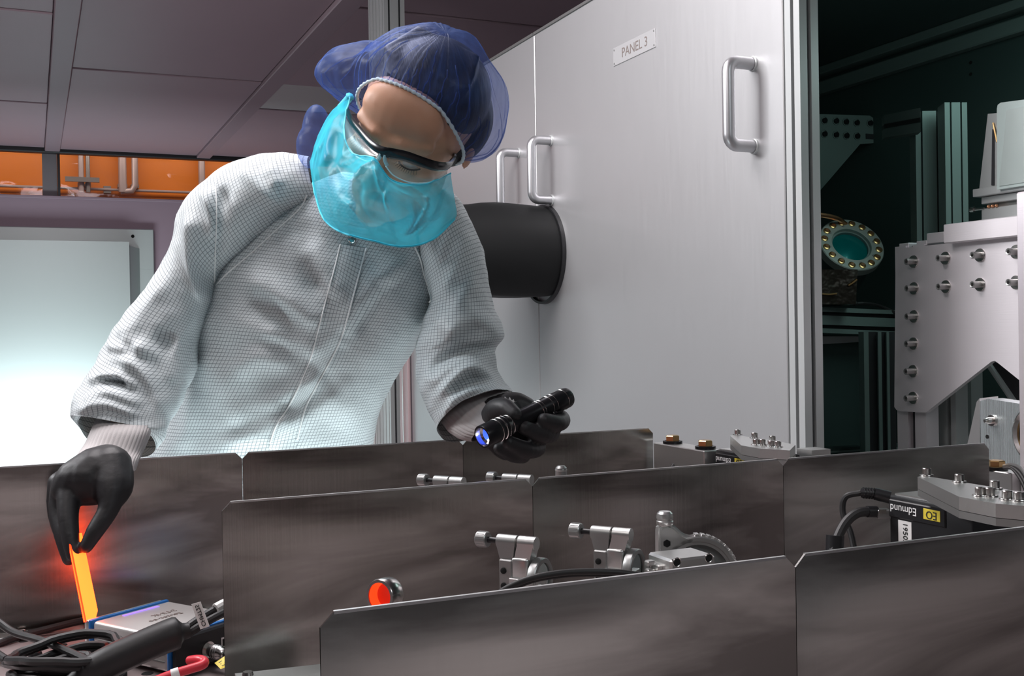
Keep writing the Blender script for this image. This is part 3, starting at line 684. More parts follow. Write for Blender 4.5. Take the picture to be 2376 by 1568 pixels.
for k, (px, py, r) in enumerate(((1180, 588, .004), (1196, 601, .003), (1208, 604, .003), (1258, 500, .003), (1283, 498, .003))):
    u_ = UW - .30 + .05 * k; 
    for it in range(40):
        q_ = PL(px, py, 0, u_); 
        rr = math.hypot(q_[1] - dc[1], q_[2] - dc[2])
        if rr < .125: break
        u_ += .012
    MB().ell(q_, (r * 1.4, r, r)).build('speck', 'hole', du)

# ================================================================== TABLE AND SHIELDS
ZT0 = .90
tb = thing('optical_table', 'grey steel optical table with drilled holes under the shields', 'table', (.9, .9, 0))
MB().ext(((-.75, UW - .02), (.18, 1.43), (ZT0 - .10, ZT0)), bev=.004).build('top', 'table', tb)
for x, y in ((-.65, .28), (1.05, .28), (-.65, 1.3), (1.05, 1.3)): MB().cyl((x, y, 0), (x, y, ZT0 - .1), .05, 20).build('leg', 'alu_dark', tb)
hm = MB(); hm.lathe([(0, .0003), (.0042, .0003), (.0056, .0005), (.0060, 0)], (0, 0, 0), (0, 0, 1), 14); hole_me = mesh_of(hm, 'hole', 'hole')
for i in range(-3, 8):
    for j in range(0, 10):
        inst('hole', hole_me, tb, Matrix.Translation((-.0145 + .0381 * i, 1.338 - .0375 * j, ZT0)))
t2 = thing('enclosure_deck', 'dark deck inside the open enclosure', 'table', (1.7, 1.5, 0))
MB().ext(((UW + .06, UE - .002), (.25, VE - .002), (ZT0 - .06, ZT0)), bev=.003).build('top', 'alu_dark', t2)
MB().ext(((UW - .02, UW + .06), (.25, 1.43), (ZT0 - .06, ZT0)), bev=.003).build('lip', 'alu_dark', t2)
for x, y in ((1.35, .35), (2.0, .35), (1.35, 3.0), (2.0, 3.0)): MB().cyl((x, y, 0), (x, y, ZT0 - .06), .04, 16).build('leg', 'alu_dark', t2)
ZS = 1.093


def shield(u0, u1, v, label, lean=0.0):
    c = .0075; th = .0016; t = thing('shield_panel', label, 'shield panel', ((u0 + u1) / 2, v, ZT0), 'shield panels on the optical table')
    g = .00025; u0 += g; u1 -= g
    out = [(u0, ZT0 + .002), (u1, ZT0 + .002), (u1, ZS - c), (u1 - c, ZS), (u0 + c, ZS), (u0, ZS - c)]
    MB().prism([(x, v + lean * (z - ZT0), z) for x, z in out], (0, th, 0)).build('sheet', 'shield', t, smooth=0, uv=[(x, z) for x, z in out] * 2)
    
    e = MB(); e.ext(((u0 + c, u1 - c), (v - .0004, v + th + .0004), (ZS - .0012, ZS + .0005))).build('rolled_edge', 'shield_edge', t)
    MB().ext(((u0 + .01, u1 - .01), (v - .022, v), (ZT0, ZT0 + .003)), bev=.0008).build('foot_flange', 'alu_dark', t)
    for x in (u0 + .05, u1 - .05): MB().lathe([(0, .005), (.003, .005), (.0045, .004), (.0045, 0)], (x, v - .012, ZT0 + .003), (0, 0, 1), 12).build('foot_screw', 'steel', t)
    return t


VBk, VMd, VFr = 1.372, .974, .562
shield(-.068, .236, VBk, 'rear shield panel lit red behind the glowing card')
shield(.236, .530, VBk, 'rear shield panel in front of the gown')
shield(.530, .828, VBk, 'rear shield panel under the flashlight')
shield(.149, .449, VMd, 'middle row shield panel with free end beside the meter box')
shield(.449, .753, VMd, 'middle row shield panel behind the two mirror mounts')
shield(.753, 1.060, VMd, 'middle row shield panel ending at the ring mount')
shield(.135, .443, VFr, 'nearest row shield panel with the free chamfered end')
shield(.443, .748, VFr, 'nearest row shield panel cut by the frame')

# ================================================================== ON THE TABLE
# ---- meter box
L0 = np.array([.049, 1.233]); e1 = np.array([.835, .55]); e1 /= np.linalg.norm(e1); e2 = np.array([e1[1], -e1[0]])
BW, BL, BZ0, BZ1 = .100, .130, .904, .940
bx = thing('meter_box', 'silver meter interface box with blue gaskets under the glowing card', 'meter', (*(L0 + e1 * .05 + e2 * .065), ZT0))
def bp(a, b, z): q = L0 + e1 * a + e2 * b; return np.array([q[0], q[1], z])
E1, E2 = (e1[0], e1[1], 0), (e2[0], e2[1], 0)
BAX = (E1, E2, (0, 0, 1))
BC = bp(BW / 2, BL / 2, (BZ0 + BZ1) / 2)
body = MB().box(BC, (BW, BL - .012, BZ1 - BZ0), BAX, bev=.004, seg=3).build('body', mat('silver_case', (.60, .58, .57), .6, .38), bx)
for z in (.914, .922, .930): MB().box(bp(0, BL / 2, z), (.0012, BL - .02, .0014), BAX).build('side_rib', 'alu_dark', body)
for b, nm in ((.003, 0), (BL - .003, 1)):
    MB().box(bp(BW / 2, b, (BZ0 + BZ1) / 2), (BW + .003, .006, BZ1 - BZ0 + .003), BAX, bev=.0025, seg=2).build('gasket', 'blue', bx)
MB().box(bp(BW / 2, -.0045, (BZ0 + BZ1) / 2), (BW, .009, BZ1 - BZ0), BAX, bev=.003, seg=2).build('end_cap', 'alu', bx)
ep = MB().box(bp(BW / 2, BL + .0045, (BZ0 + BZ1) / 2), (BW, .009, BZ1 - BZ0), BAX, bev=.002).build('end_panel', 'black', bx)
MB().box(bp(.054, .0165, BZ1 + .0003), (.046, .0042, .0006), BAX).build('status_bar', 'violet', bx)
text('lettering', 'gentec-eo', bp(.050, .060, BZ1 + .0002), (-e1[0], -e1[1], 0), (-e2[0], -e2[1], 0), .0105, 'greyink', bx)
text('lettering', 'S-LINK', bp(.060, .047, BZ1 + .0002), (-e1[0], -e1[1], 0), (-e2[0], -e2[1], 0), .0105, 'greyink', bx)
MB().box(bp(.062, BL + .0092, .922), (.012, .001, .011), BAX).build('usb_socket', 'alu', ep); MB().box(bp(.062, BL + .0098, .922), (.008, .001, .007), BAX).build('usb_gap', 'hole', ep)
MB().ell(bp(.078, BL + .010, .921), (.0028,) * 3).build('green_light', 'green_led', ep)
c0 = bp(.038, BL + .008, .920); ax2 = Vector((e2[0], e2[1], -.05)).normalized()
cn = MB().lathe([(.0085, 0), (.0085, .003), (.006, .003), (.006, .010), (.0072, .010), (.0072, .020), (.0058, .022), (.0058, .027), (.0045, .028)], c0, ax2, 24).build('coax_connector', 'steel', ep)
for f in (.012, .015, .018): MB().lathe([(.0073, f), (.0076, f + .0007), (.0073, f + .0014)], c0, ax2, 24).build('knurl', 'alu_dark', cn)
q = Vector(c0) + ax2 * .027
t = thing('coax_cable', 'black coax cable leaving the meter box connector', 'cable', (q.x, q.y, ZT0)); MB().tube([q, q + ax2 * .02, q + ax2 * .05 + Vector((.01, 0, -.012)), q + ax2 * .08 + Vector((.03, 0, -.02))], .0036, 10).build('jacket', 'rubber', t); MB().cyl(q, q + ax2 * .008, .0044, 12).build('boot', 'black', t)
# ---- heavy sleeved cable and its two tails
t = thing('sleeved_cable', 'thick black heat-shrink cable sleeve in front of the meter box', 'cable', D(300, 1540, 1.05))
pth = cr([(150, 1598, 1.02), (205, 1562, 1.025), (260, 1532, 1.03), (330, 1500, 1.04), (392, 1474, 1.05), (412, 1468, 1.055), (440, 1462, 1.06)], 4)
rad = np.interp(np.linspace(0, 1, len(pth)), [0, .12, .2, .75, .84, .9, 1], [.009, .010, .0155, .0160, .0150, .0085, .0075])
MB().tube([D(*p) for p in pth], list(rad), 16).build('sleeve', 'rubber', t, smooth=60)
MB().tube(pd([(425, 1462, 1.058), (450, 1444, 1.07), (485, 1422, 1.09), (530, 1396, 1.11)]), .0042, 10).build('tail', 'rubber', t)
MB().tube(pd([(430, 1474, 1.058), (460, 1455, 1.065), (495, 1434, 1.075), (540, 1412, 1.10)]), .0042, 10).build('tail', 'rubber', t)
MB().tube(pd([(500, 1412, 1.094), (512, 1405, 1.099), (524, 1399, 1.104)]), .0052, 10).build('white_sleeve', 'white', t)
a, b, c_, d_ = D(444, 1402, 1.058), D(465, 1396, 1.058), D(486, 1453, 1.052), D(465, 1460, 1.052)
tg = MB().prism([a, b, c_, d_], CF * .0008).build('cable_tag', 'white', t, smooth=0)
ex = c_ - b; ex /= np.linalg.norm(ex); ey = (a - b) / np.linalg.norm(a - b)
text('lettering', 'CHMT25', (a + b + c_ + d_) / 4 - CF * .0004, -ex, np.cross(np.cross(-ex, -ey), -ex) * 1.0, .0058, 'ink', tg)
# ---- cable coil and loose leads at the left corner
t = thing('cable_coil', 'coiled black cable tied in loops beside the meter box', 'cable', (0, 1.13, ZT0))
for k, (cx, cy, rx, ry, zz, ph) in enumerate(((.024, 1.145, .052, .050, .906, 0), (.022, 1.142, .047, .044, .914, .4), (.026, 1.147, .041, .040, .921, .9), (.022, 1.140, .035, .034, .908, 1.5), (.026, 1.146, .053, .052, .927, 2.2), (.020, 1.138, .030, .028, .917, 2.6), (.024, 1.134, .050, .047, .934, 3.2))):
    P = [(cx + rx * math.cos(2 * math.pi * i / 40 + ph) + .002 * math.sin(5 * i), cy + ry * math.sin(2 * math.pi * i / 40 + ph), zz + .004 + .004 * math.sin(2 * math.pi * i / 40 * 2 + k)) for i in range(41)]
    MB().tube(P, .0040, 8).build('loop', 'rubber', t)
q = D(82, 1522, 1.130); MB().ell(q, (.007, .009, .009)).build('cable_tie', 'black', t)
t = thing('black_lead', 'black lead crossing over the coil from the frame edge', 'cable', D(100, 1500, 1.1)); MB().tube(pd([(-40, 1415, 1.14), (0, 1445, 1.13), (35, 1468, 1.12), (100, 1487, 1.10), (160, 1512, 1.08), (225, 1542, 1.055), (262, 1562, 1.04)]), .0040, 10).build('jacket', 'rubber', t); MB().ell(D(262, 1562, 1.04), (.006,) * 3).build('end_boot', 'black', t)
t = thing('flat_lead', 'dark lead lying along the foot of the rear shield', 'cable', D(80, 1460, 1.25)); MB().tube(pd([(-40, 1510, 1.19), (0, 1492, 1.20), (40, 1478, 1.22), (100, 1462, 1.24), (180, 1442, 1.26), (205, 1440, 1.27)]), .0042, 10).build('jacket', 'rubber', t); MB().ell(D(205, 1440, 1.27), (.006,) * 3).build('end_boot', 'black', t)
t = thing('loop_lead', 'dark lead bending into the coil from the table corner', 'cable', D(30, 1540, 1.12)); MB().tube(pd([(-30, 1500, 1.17), (-5, 1518, 1.145), (20, 1533, 1.13), (50, 1540, 1.125), (88, 1540, 1.12)]), .0045, 10).build('jacket', 'rubber', t); MB().ell(D(88, 1540, 1.12), (.006,) * 3).build('end_boot', 'black', t)
t = thing('red_cable', 'red cable with white marker bent near the coax connector', 'cable', D(430, 1560, 1.0)); MB().tube(pd([(330, 1592, .985), (395, 1566, .99), (440, 1552, .995), (468, 1543, 1.0), (474, 1535, 1.005), (462, 1530, 1.01), (440, 1532, 1.02)]), .0044, 12).build('jacket', 'red', t); MB().tube(pd([(398, 1565, .99), (408, 1562, .991), (416, 1559, .992)]), .0050, 12).build('marker', 'white', t)
t = thing('yellow_tag', 'small yellow printed tag beside the middle shield end', 'tag', D(510, 1540, 1.0)); a, b, c_, d_ = D(498, 1538, 1.03), D(530, 1516, 1.03), D(532, 1545, 1.02), D(512, 1552, 1.02); MB().prism([a, b, c_, d_], CF * .001).build('card', 'yellow', t, smooth=0)
for k in range(3): s = .2 + .25 * k; MB().prism([a * (1 - s) + d_ * s + (b - a) * .2 - CF * .0002, b * (1 - s) + c_ * s - CF * .0002, b * (1 - s - .08) + c_ * (s + .08) - CF * .0002, a * (1 - s - .08) + d_ * (s + .08) + (b - a) * .2 - CF * .0002], CF * .0001).build('print_line', 'ink', t, smooth=0)
t = thing('base_bar', 'pale mount base bar low between middle and front shields', 'base', (.30, .80, ZT0))
P = [PL(545, 1562, 2, .955), PL(600, 1556, 2, .955), PL(745, 1540, 2, .955), PL(745, 1585, 2, .955), PL(560, 1590, 2, .955)]; MB().prism(P, (0, 0, -.055)).build('bar', 'alu', t, smooth=0)
p = PL(575, 1566, 2, .955); MB().lathe([(0, .003), (.004, .003), (.005, 0)], p, (0, 0, 1), 14).build('cap_screw', 'steel', t)

# ---- kinematic mirror mounts
def mirror_mount(label, org, heading, group='mirror mounts on the table'):
    a = np.array([math.sin(heading), math.cos(heading), 0.0]); s = np.array([-a[1], a[0], 0.0]); z = np.array([0, 0, 1.0]); o = np.asarray(org, float)
    AX = (a, s, z); W = lambda x, y, zz: o + a * x + s * y + z * zz
    t = thing('mirror_mount', label, 'mirror mount', (o[0], o[1], ZT0), group)
    k = MB().lathe([(0, 0), (.0055, 0), (.0064, .0008), (.0064, .0092), (.0058, .010), (0, .010)], W(-.029, 0, 0), a, 28).build('adjuster_knob', 'alu_dark', t)
    for i in range(14):
        an = 2 * math.pi * i / 14; MB().box(W(-.024, .0063 * math.cos(an), .0063 * math.sin(an)), (.007, .0006, .0006), AX).build('knurl', 'alu_dark', k)
    MB().cyl(W(-.019, 0, 0), W(-.008, 0, 0), .0024, 14).build('adjuster_screw', 'black', t)
    r = MB(); r.cyl(W(-.009, 0, 0), W(.0085, 0, 0), .0056, 24); r.prism([W(-.009, -.0056, 0), W(.0085, -.0056, 0), W(.0070, -.0056, -.014), W(-.005, -.0056, -.014)], s * .0112)
    r.box(W(.001, 0, -.030), (.012, .016, .034), AX, bev=.001); r.build('rear_plate', 'alu_dark', t)
    MB().ell(W(.0095, 0, 0), (.0026,) * 3).build('ball_tip', 'steel', t)
    f = MB(); f.cyl(W(.0105, 0, 0), W(.0255, 0, 0), .0056, 24); f.prism([W(.011, -.0056, 0), W(.0255, -.0056, 0), W(.022, -.0056, -.012), W(.008, -.0056, -.012)], s * .0112)
    f.box(W(.0135, -.001, -.020), (.015, .013, .018), AX, bev=.0022, seg=3); f.box(W(.0115, -.001, -.046), (.0135, .013, .028), AX, bev=.001); f.build('front_plate', 'alu', t)
    MB().box(W(.018, -.003, -.0300), (.026, .014, .0062), AX, bev=.0006).build('clamp_bar', 'alu', t)
    MB().lathe([(0, .0008), (.0014, .0008), (.0016, 0)], W(.027, -.0102, -.0300), -s, 10).build('clamp_screw', 'hole', t)
    g = MB().lathe([(.0125, 0), (.0165, 0), (.0170, .0008), (.0170, .0062), (.0162, .007), (.0130, .007)], W(.0225, .004, -.0285), a, 32).build('optic_ring', 'alu_dark', t)
    MB().lathe([(0, .0055), (.0130, .0055)], W(.0225, .004, -.0285), a, 28).build('mirror', 'mirror', g)
    MB().cyl(W(.029, -.006, -.031), W(.035, -.006, -.031), .0014, 10).build('set_screw', 'steel', t)
    for zz in (-.022, -.034): MB().lathe([(0, .0012), (.0014, .0014), (.0024, .0010), (.0026, 0)], W(-.0005, -.0080, zz), -s, 14).build('cap_screw', 'hole', t)
    b0 = W(.001, 0, -.044); MB().cyl((b0[0], b0[1], ZT0 + .008), b0, .0064, 18).build('post', 'steel', t)
    MB().cyl((b0[0], b0[1], ZT0), (b0[0], b0[1], ZT0 + .010), .016, 24).build('post_foot', 'alu_dark', t)
    return t

HD = math.radians(143)
mirror_mount('mirror mount behind the black hose, nearer the red-glowing ring', D(1180, 1256, .875), HD)
mirror_mount('mirror mount in the middle lane next to the big lens ring', D(1398, 1236, .895), HD)
mirror_mount('mirror mount peeking over the middle shield, left of the notch', D(1027, 1116, 1.12), HD)
mirror_mount('mirror mount barely showing above the middle shield by the notch', D(1186, 1110, 1.18), HD)
# knob top behind the middle shield
t = thing('adjuster_post', 'small capped post peeking over the middle shield right of notch', 'post', (*D(1302, 1095, 1.16)[:2], ZT0)); c_ = D(1302, 1092, 1.16); MB().lathe([(0, .006), (.004, .0055), (.0062, .003), (.0062, -.006), (.005, -.007), (.005, -(c_[2] - ZT0))], c_, (0, 0, 1), 24).build('post', 'alu_dark', t); MB().lathe([(.0064, 0), (.0067, .001), (.0064, .002)], c_, (0, 0, 1), 24).build('grip_ring', 'alu', t)
# ---- big lens ring
t = thing('lens_ring_mount', 'large grey lens ring with thumb knob arm in the middle lane', 'mount', (*D(1620, 1340, .93)[:2], ZT0))
rc = D(1620, 1338, .93); nn = np.array([-.36, -.93, .0]); nn /= np.linalg.norm(nn); X, Y, Z = axes(nn)
MB().lathe([(.0275, 0), (.0300, 0), (.0305, .001), (.0335, .001), (.0345, 0), (.0345, -.010), (.0275, -.010)], rc, nn, 64, closed=True).build('ring', 'alu_dark', t)
MB().lathe([(0, -.004), (.0278, -.004)], rc, nn, 40).build('lens', mat('grey_lens', (.16, .17, .17), .3, .25), t)
an = lambda px, py: PL2(px, py)
def PL2(px, py):
    r = ray(px, py); tt = ((rc - CP) @ nn) / (r @ nn); return CP + r * tt
arm = [(1533, 1345), (1532, 1232), (1537, 1225), (1546, 1222), (1556, 1224), (1567, 1232), (1580, 1243), (1594, 1250), (1608, 1252), (1600, 1262), (1585, 1275), (1572, 1292), (1562, 1315), (1558, 1345)]
MB().prism([PL2(*q) + nn * .001 for q in arm], -nn * .010).build('arm', 'alu_dark', t, smooth=50)
MB().tube([PL2(*q) + nn * .0005 - nn * .005 for q in cr([(1532, 1300), (1532, 1232), (1537, 1226), (1546, 1223), (1556, 1225), (1567, 1233), (1580, 1244), (1594, 1250), (1610, 1252), (1630, 1250)], 4)], .0035, 8).build('arm_edge', 'alu', t)
kb = PL2(1546, 1219) - nn * .006; MB().lathe([(0, .0115), (.005, .0112), (.0068, .0095), (.0073, .007), (.0073, .0052), (.0068, .0048), (.0068, .0035), (.0073, .003), (.0073, .0), (.0066, -.001), (.005, -.004)], kb, (0, 0, 1), 28).build('thumb_knob', 'alu', t)
p = PL2(1547, 1260) + nn * .0015; MB().lathe([(0, 0), (.0026, .0002), (.0034, 0)], p, nn, 6).build('set_screw', 'hole', t)
for k in range(9): aa = math.radians(18 + 9 * k); q = Vector(rc) + (X * math.cos(aa) + Y * math.sin(aa)) * .0348 - Z * .005; MB().box(q, (.003, .004, .009), (X * math.cos(aa) + Y * math.sin(aa), -X * math.sin(aa) + Y * math.cos(aa), Z), bev=.0004).build('grip_rib', 'alu', t)
MB().cyl((rc[0], rc[1] + .005, ZT0), (rc[0], rc[1] + .005, rc[2] - .033), .0064, 18).build('post', 'steel', t)
# ---- block with two screws
t = thing('clamp_block', 'pinkish aluminium block with two screws below the lens ring', 'block', (*D(1605, 1330, .86)[:2], ZT0))
c0 = D(1556, 1299, .855); bl = D(1660, 1282, .855); wU = PL(1660, 1282, 1, c0[1])[0] - c0[0]; top = c0[2]; vb = .035
MB().ext(((c0[0], c0[0] + wU), (c0[1], c0[1] + vb), (top - .030, top)), bev=.0018).build('body', 'alu', t)
MB().ext(((c0[0] - .004, c0[0] + .014), (c0[1] + .012, c0[1] + vb), (top - .026, top - .006)), bev=.001).build('jaw', 'alu', t)
for px, py in ((1571, 1304), (1645, 1294)): p = PL(px, py, 1, c0[1]); s = MB().lathe([(.0030, .0), (.0036, .0003), (.0038, 0)], p, (0, -1, 0), 18).build('screw', 'steel', t); MB().lathe([(0, .0001), (.0030, .0003)], p, (0, -1, 0), 18).build('socket', 'hole', s)
MB().cyl((c0[0] + wU / 2, c0[1] + vb / 2, ZT0), (c0[0] + wU / 2, c0[1] + vb / 2, top - .029), .0064, 18).build('post', 'steel', t)
t = thing('small_clips', 'two tiny metal clips stacked beside the clamp block', 'clip', (*D(1508, 1320, .87)[:2], ZT0))
for y in (1306, 1325): p = D(1508, y, .87); MB().box(p, (.007, .006, .004), bev=.0008).build('clip', 'alu', t)
p = D(1510, 1330, .874); MB().cyl((p[0], p[1], ZT0), p, .002, 10).build('pin', 'steel', t); MB().cyl((p[0], p[1], p[2]), D(1510, 1304, .874), .0016, 10).build('stem', 'steel', t)
# ---- ring, its laser scatter put in as glowing surfaces
t = thing('red_glow_ring', 'steel tube ring glowing red inside at the front shield edge', 'ring', (*D(893, 1390, .76)[:2], ZT0))
rc2 = D(882, 1384, .765); na = np.array([-.80, -.55, .06]); na /= np.linalg.norm(na)
MB().lathe([(.0098, .001), (.0118, .001), (.0124, 0), (.0124, -.011), (.0118, -.012), (.0098, -.012)], rc2, na, 40, closed=True).build('ring', 'steel', t)
MB().lathe([(.0097, .0), (.0097, -.007), (.0085, -.0075)], rc2, na, 36).build('red_scatter_lining', 'redglow', t)
MB().lathe([(.0085, -.0075), (0, -.008)], rc2, na, 36).build('red_scatter_disc', mat('deep_red_scatter', (.35, .01, .005), 0, .3, emit=(.6, .03, .01), estr=.4), t)
MB().cyl((rc2[0] + .004, rc2[1] + .003, ZT0), (rc2[0] + .004, rc2[1] + .003, rc2[2] - .012), .0055, 16).build('post', 'steel', t)
# ---- black hose
t = thing('black_hose', 'black hose arching in front of the two mirror mounts', 'hose', (*D(1330, 1360, .80)[:2], ZT0)); MB().tube(pd([(1130, 1400, .80), (1170, 1368, .80), (1230, 1342, .80), (1310, 1328, .805), (1400, 1326, .81), (1470, 1332, .815), (1540, 1352, .82), (1600, 1400, .82)]), .0024, 12).build('jacket', 'rubber', t); MB().tube(pd([(1180, 1370, .806), (1240, 1346, .806), (1320, 1334, .81), (1400, 1333, .815), (1470, 1340, .82)]), .0018, 10).build('inner_lead', 'black', t)

# ---- the two camera stations
def station(off, tail):
    o = np.array([off[0], off[1], 0.0]); S = lambda u, v, z: np.array([u, v, z]) + o
    U0, V1, Z1 = .754, .814, 1.075; V0 = .742
    w1, w2 = tail
    t = thing('camera_module', 'black camera module with yellow logo ' + w1, 'camera', S(U0 + .03, .78, ZT0), 'camera modules')
    MB().ext(((U0 + o[0], U0 + .06 + o[0]), (V0 - .03 + o[1], V1 + o[1]), (Z1 - .075, Z1)), bev=.0025, seg=2).build('housing', 'black', t)
    MB().ext(((U0 + .004 + o[0], U0 + .055 + o[0]), (V0 - .02 + o[1], V1 - .004 + o[1]), (Z1, Z1 + .0015))).build('top_plate', 'alu', t)
    bd = MB().ext(((U0 - .0015 + o[0], U0 + .002 + o[0]), (V0 + o[1], V1 - .001 + o[1]), (Z1 - .021, Z1 - .004)), bev=.001).build('logo_band', 'black', t)
    text('lettering', 'Edmund', S(U0 - .0017, .7935, Z1 - .0115), (0, 1, 0), (0, 0, -1), .0105, 'whiteink', bd)
    lg = MB().ext(((U0 - .0020 + o[0], U0 - .0014 + o[0]), (.7475 + o[1], .768 + o[1]), (Z1 - .0165, Z1 - .0065)), bev=.0002).build('logo_block', 'yellow', bd)
    text('lettering', 'EO', S(U0 - .0022, .7578, Z1 - .0115), (0, 1, 0), (0, 0, -1), .0105, 'ink', lg)
    ls = MB().ext(((U0 - .0006 + o[0], U0 + .001 + o[0]), (.7845 + o[1], .8015 + o[1]), (Z1 - .070, Z1 - .0225))).build('serial_label', 'white', t)
    text('lettering', '19502-00', S(U0 - .0008, .7925, Z1 - .0395), (0, 0, -1), (0, -1, 0), .0082, 'ink', ls)
    c = S(U0, .715, Z1 - .068)
    MB().lathe([(.040, -.01), (.040, -.006), (.041, -.006), (.041, .02)], c, (1, 0, 0), 56).build('lens_flange', 'anod', t)
    MB().lathe([(0, -.004), (.040, -.0055)], c, (1, 0, 0), 48).build('lens_face', 'anod', t)
    MB().lathe([(.0398, -.0102), (.0403, -.0106), (.0408, -.0102)], c, (1, 0, 0), 56).build('bright_rim', 'alu', t)
    MB().ext(((U0 + .01 + o[0], U0 + .05 + o[0]), (V0 + o[1], V1 - .01 + o[1]), (ZT0, Z1 - .074))).build('stand', 'black', t)
    # clamp on top
    zc = 1.098
    P = [PL(x, y, 2, zc) for x, y in ((2129, 1106), (2141, 1103), (2330, 1134), (2410, 1150), (2430, 1178), (2310, 1168), (2225, 1152))]
    k = thing('clamp_plate', 'bright aluminium clamp plate with seven screws ' + w2, 'clamp', S(*np.mean(P, 0)), 'clamp plates')
    MB().prism([p + o for p in P], (0, 0, -.011)).build('plate', 'alu', k, smooth=0)
    MB().prism([np.array([p[0], p[1], zc - .0115]) + o for p in P], (0, 0, -.006)).build('shim', 'alu_dark', k, smooth=0)
    for x, y in ((2150, 1103), (2226, 1118), (2308, 1134), (2274, 1150), (2297, 1151), (2337, 1158), (2364, 1161)):
        q = PL(x, y, 2, zc) + o
        s = inst('screw', scr_steel, k, Matrix.Translation(q)); inst('washer', scr_wash, k, Matrix.Translation(q))
    pc = S(.822, .70, 0); MB().ext(((pc[0], pc[0] + .03), (pc[1], pc[1] + .03), (ZT0, zc - .0175))).build('pillar', 'alu', k)
    return t

sm = MB(); sm.lathe([(0, .0040), (.0020, .0038), (.0021, .0068), (.0036, .0070), (.0040, .0065), (.0040, .001)], (0, 0, 0), (0, 0, 1), 16); scr_steel = mesh_of(sm, 'screw', 'steel')
sm = MB(); sm.lathe([(.0040, .0012), (.0060, .0011), (.0063, .0006), (.0063, 0)], (0, 0, 0), (0, 0, 1), 18); scr_wash = mesh_of(sm, 'washer', 'steel')
station((0, 0), ('behind the nearest shield row', 'over the nearest camera module'))
station((.081, .41), ('beyond the middle shield row', 'beyond the middle shield row'))
def lead(label, pts, r, plug=None):
    t = thing('camera_lead', label, 'cable', D(*pts[0])); MB().tube(pd(pts), r, 10).build('jacket', 'rubber', t)
    if plug:
        for (a, b, rr) in plug: MB().cyl(D(*a), D(*b), rr, 16).build('plug', 'black', t)
    else: MB().ell(D(*pts[-1]), (.005,) * 3).build('plug', 'black', t)
    return t
upper = lead('upper black lead with ribbed strain relief on nearest camera', [(1986, 1300, 1.05), (1975, 1240, 1.06), (1956, 1190, 1.07), (1962, 1153, 1.07), (1998, 1143, 1.065)], .0030, [((1998, 1143, 1.065), (2030, 1145, 1.06), .0046), ((2030, 1145, 1.06), (2066, 1154, 1.055), .0062)])
for k in range(5): a = np.array([2003 + 6.5 * k, 1143.3 + .4 * k, 1.0642 - .001 * k]); MB().cyl(D(*a), D(*(a + [2.6, .1, 0])), .0056, 14).build('relief_rib', 'black', upper)
lead('lower black lead with square plug on nearest camera', [(1930, 1300, 1.03), (1938, 1260, 1.035), (1960, 1215, 1.045), (1990, 1190, 1.05), (2030, 1186, 1.055)], .0048, [((2012, 1187, 1.053), (2034, 1187, 1.055), .0055), ((1938, 1242, 1.038), (1936, 1300, 1.035), .0085)])
q = thing('usb_plug', 'grey square data plug in the side of nearest camera', 'plug', D(2050, 1195, 1.055)); MB().box(D(2048, 1191, 1.055), (.013, .013, .009), (CR, CF, CU), bev=.001).build('shell', 'alu_dark', q); MB().box(D(2048, 1187, 1.046), (.007, .001, .004), (CR, CF, CU)).build('emboss', 'steel', q)
lead('short black lead arching to the far camera', [(1555, 1110, 1.52), (1562, 1082, 1.53), (1582, 1060, 1.54), (1605, 1052, 1.545), (1630, 1050, 1.55)], .0032, [((1626, 1050, 1.55), (1645, 1050, 1.55), .007), ((1645, 1050, 1.55), (1662, 1053, 1.55), .0085)])
# ---- blocks with brass bolts
def bolt_block(label, u0, u1, v0, v1, z, bolts):
    t = thing('bolt_block', label, 'block', ((u0 + u1) / 2, (v0 + v1) / 2, ZT0)); MB().ext(((u0, u1), (v0, v1), (ZT0, z)), bev=.0012).build('block', 'alu', t)
    for (u, v) in bolts:
        MB().lathe([(0, .012), (.0092, .012), (.0105, .0108), (.0105, .004)], (u, v, z), (0, 0, 1), 6).build('hex_bolt', 'brass', t); MB().lathe([(.0105, .0045), (.0140, .004), (.0140, .001), (.0138, 0)], (u, v, z), (0, 0, 1), 22).build('washer', 'anod', t)
    return t
bolt_block('aluminium block with two brass hex bolts at the rear shield end', .822, .855, 1.232, 1.362, 1.073, ((.838, 1.335), (.838, 1.252)))
p = D(2318, 1090, 1.38); bolt_block('grey block with one brass bolt beyond the middle shield end', p[0] - .012, p[0] + .014, p[1] - .03, p[1] + .03, p[2], ((p[0], p[1] + .004),))
t = thing('ribbon_cable', 'dark ribbon of wires draping at the frame edge', 'cable', D(2370, 1120, 1.3))
for k in range(6): MB().tube(pd([(2330, 1080 + k, 1.36), (2350, 1078 + 2 * k, 1.33), (2372, 1090 + 6 * k, 1.30), (2392, 1130 + 8 * k, 1.28), (2400, 1180, 1.27)]), .0022, 8).build('wire', 'rubber' if k % 2 else 'alu_dark', t)

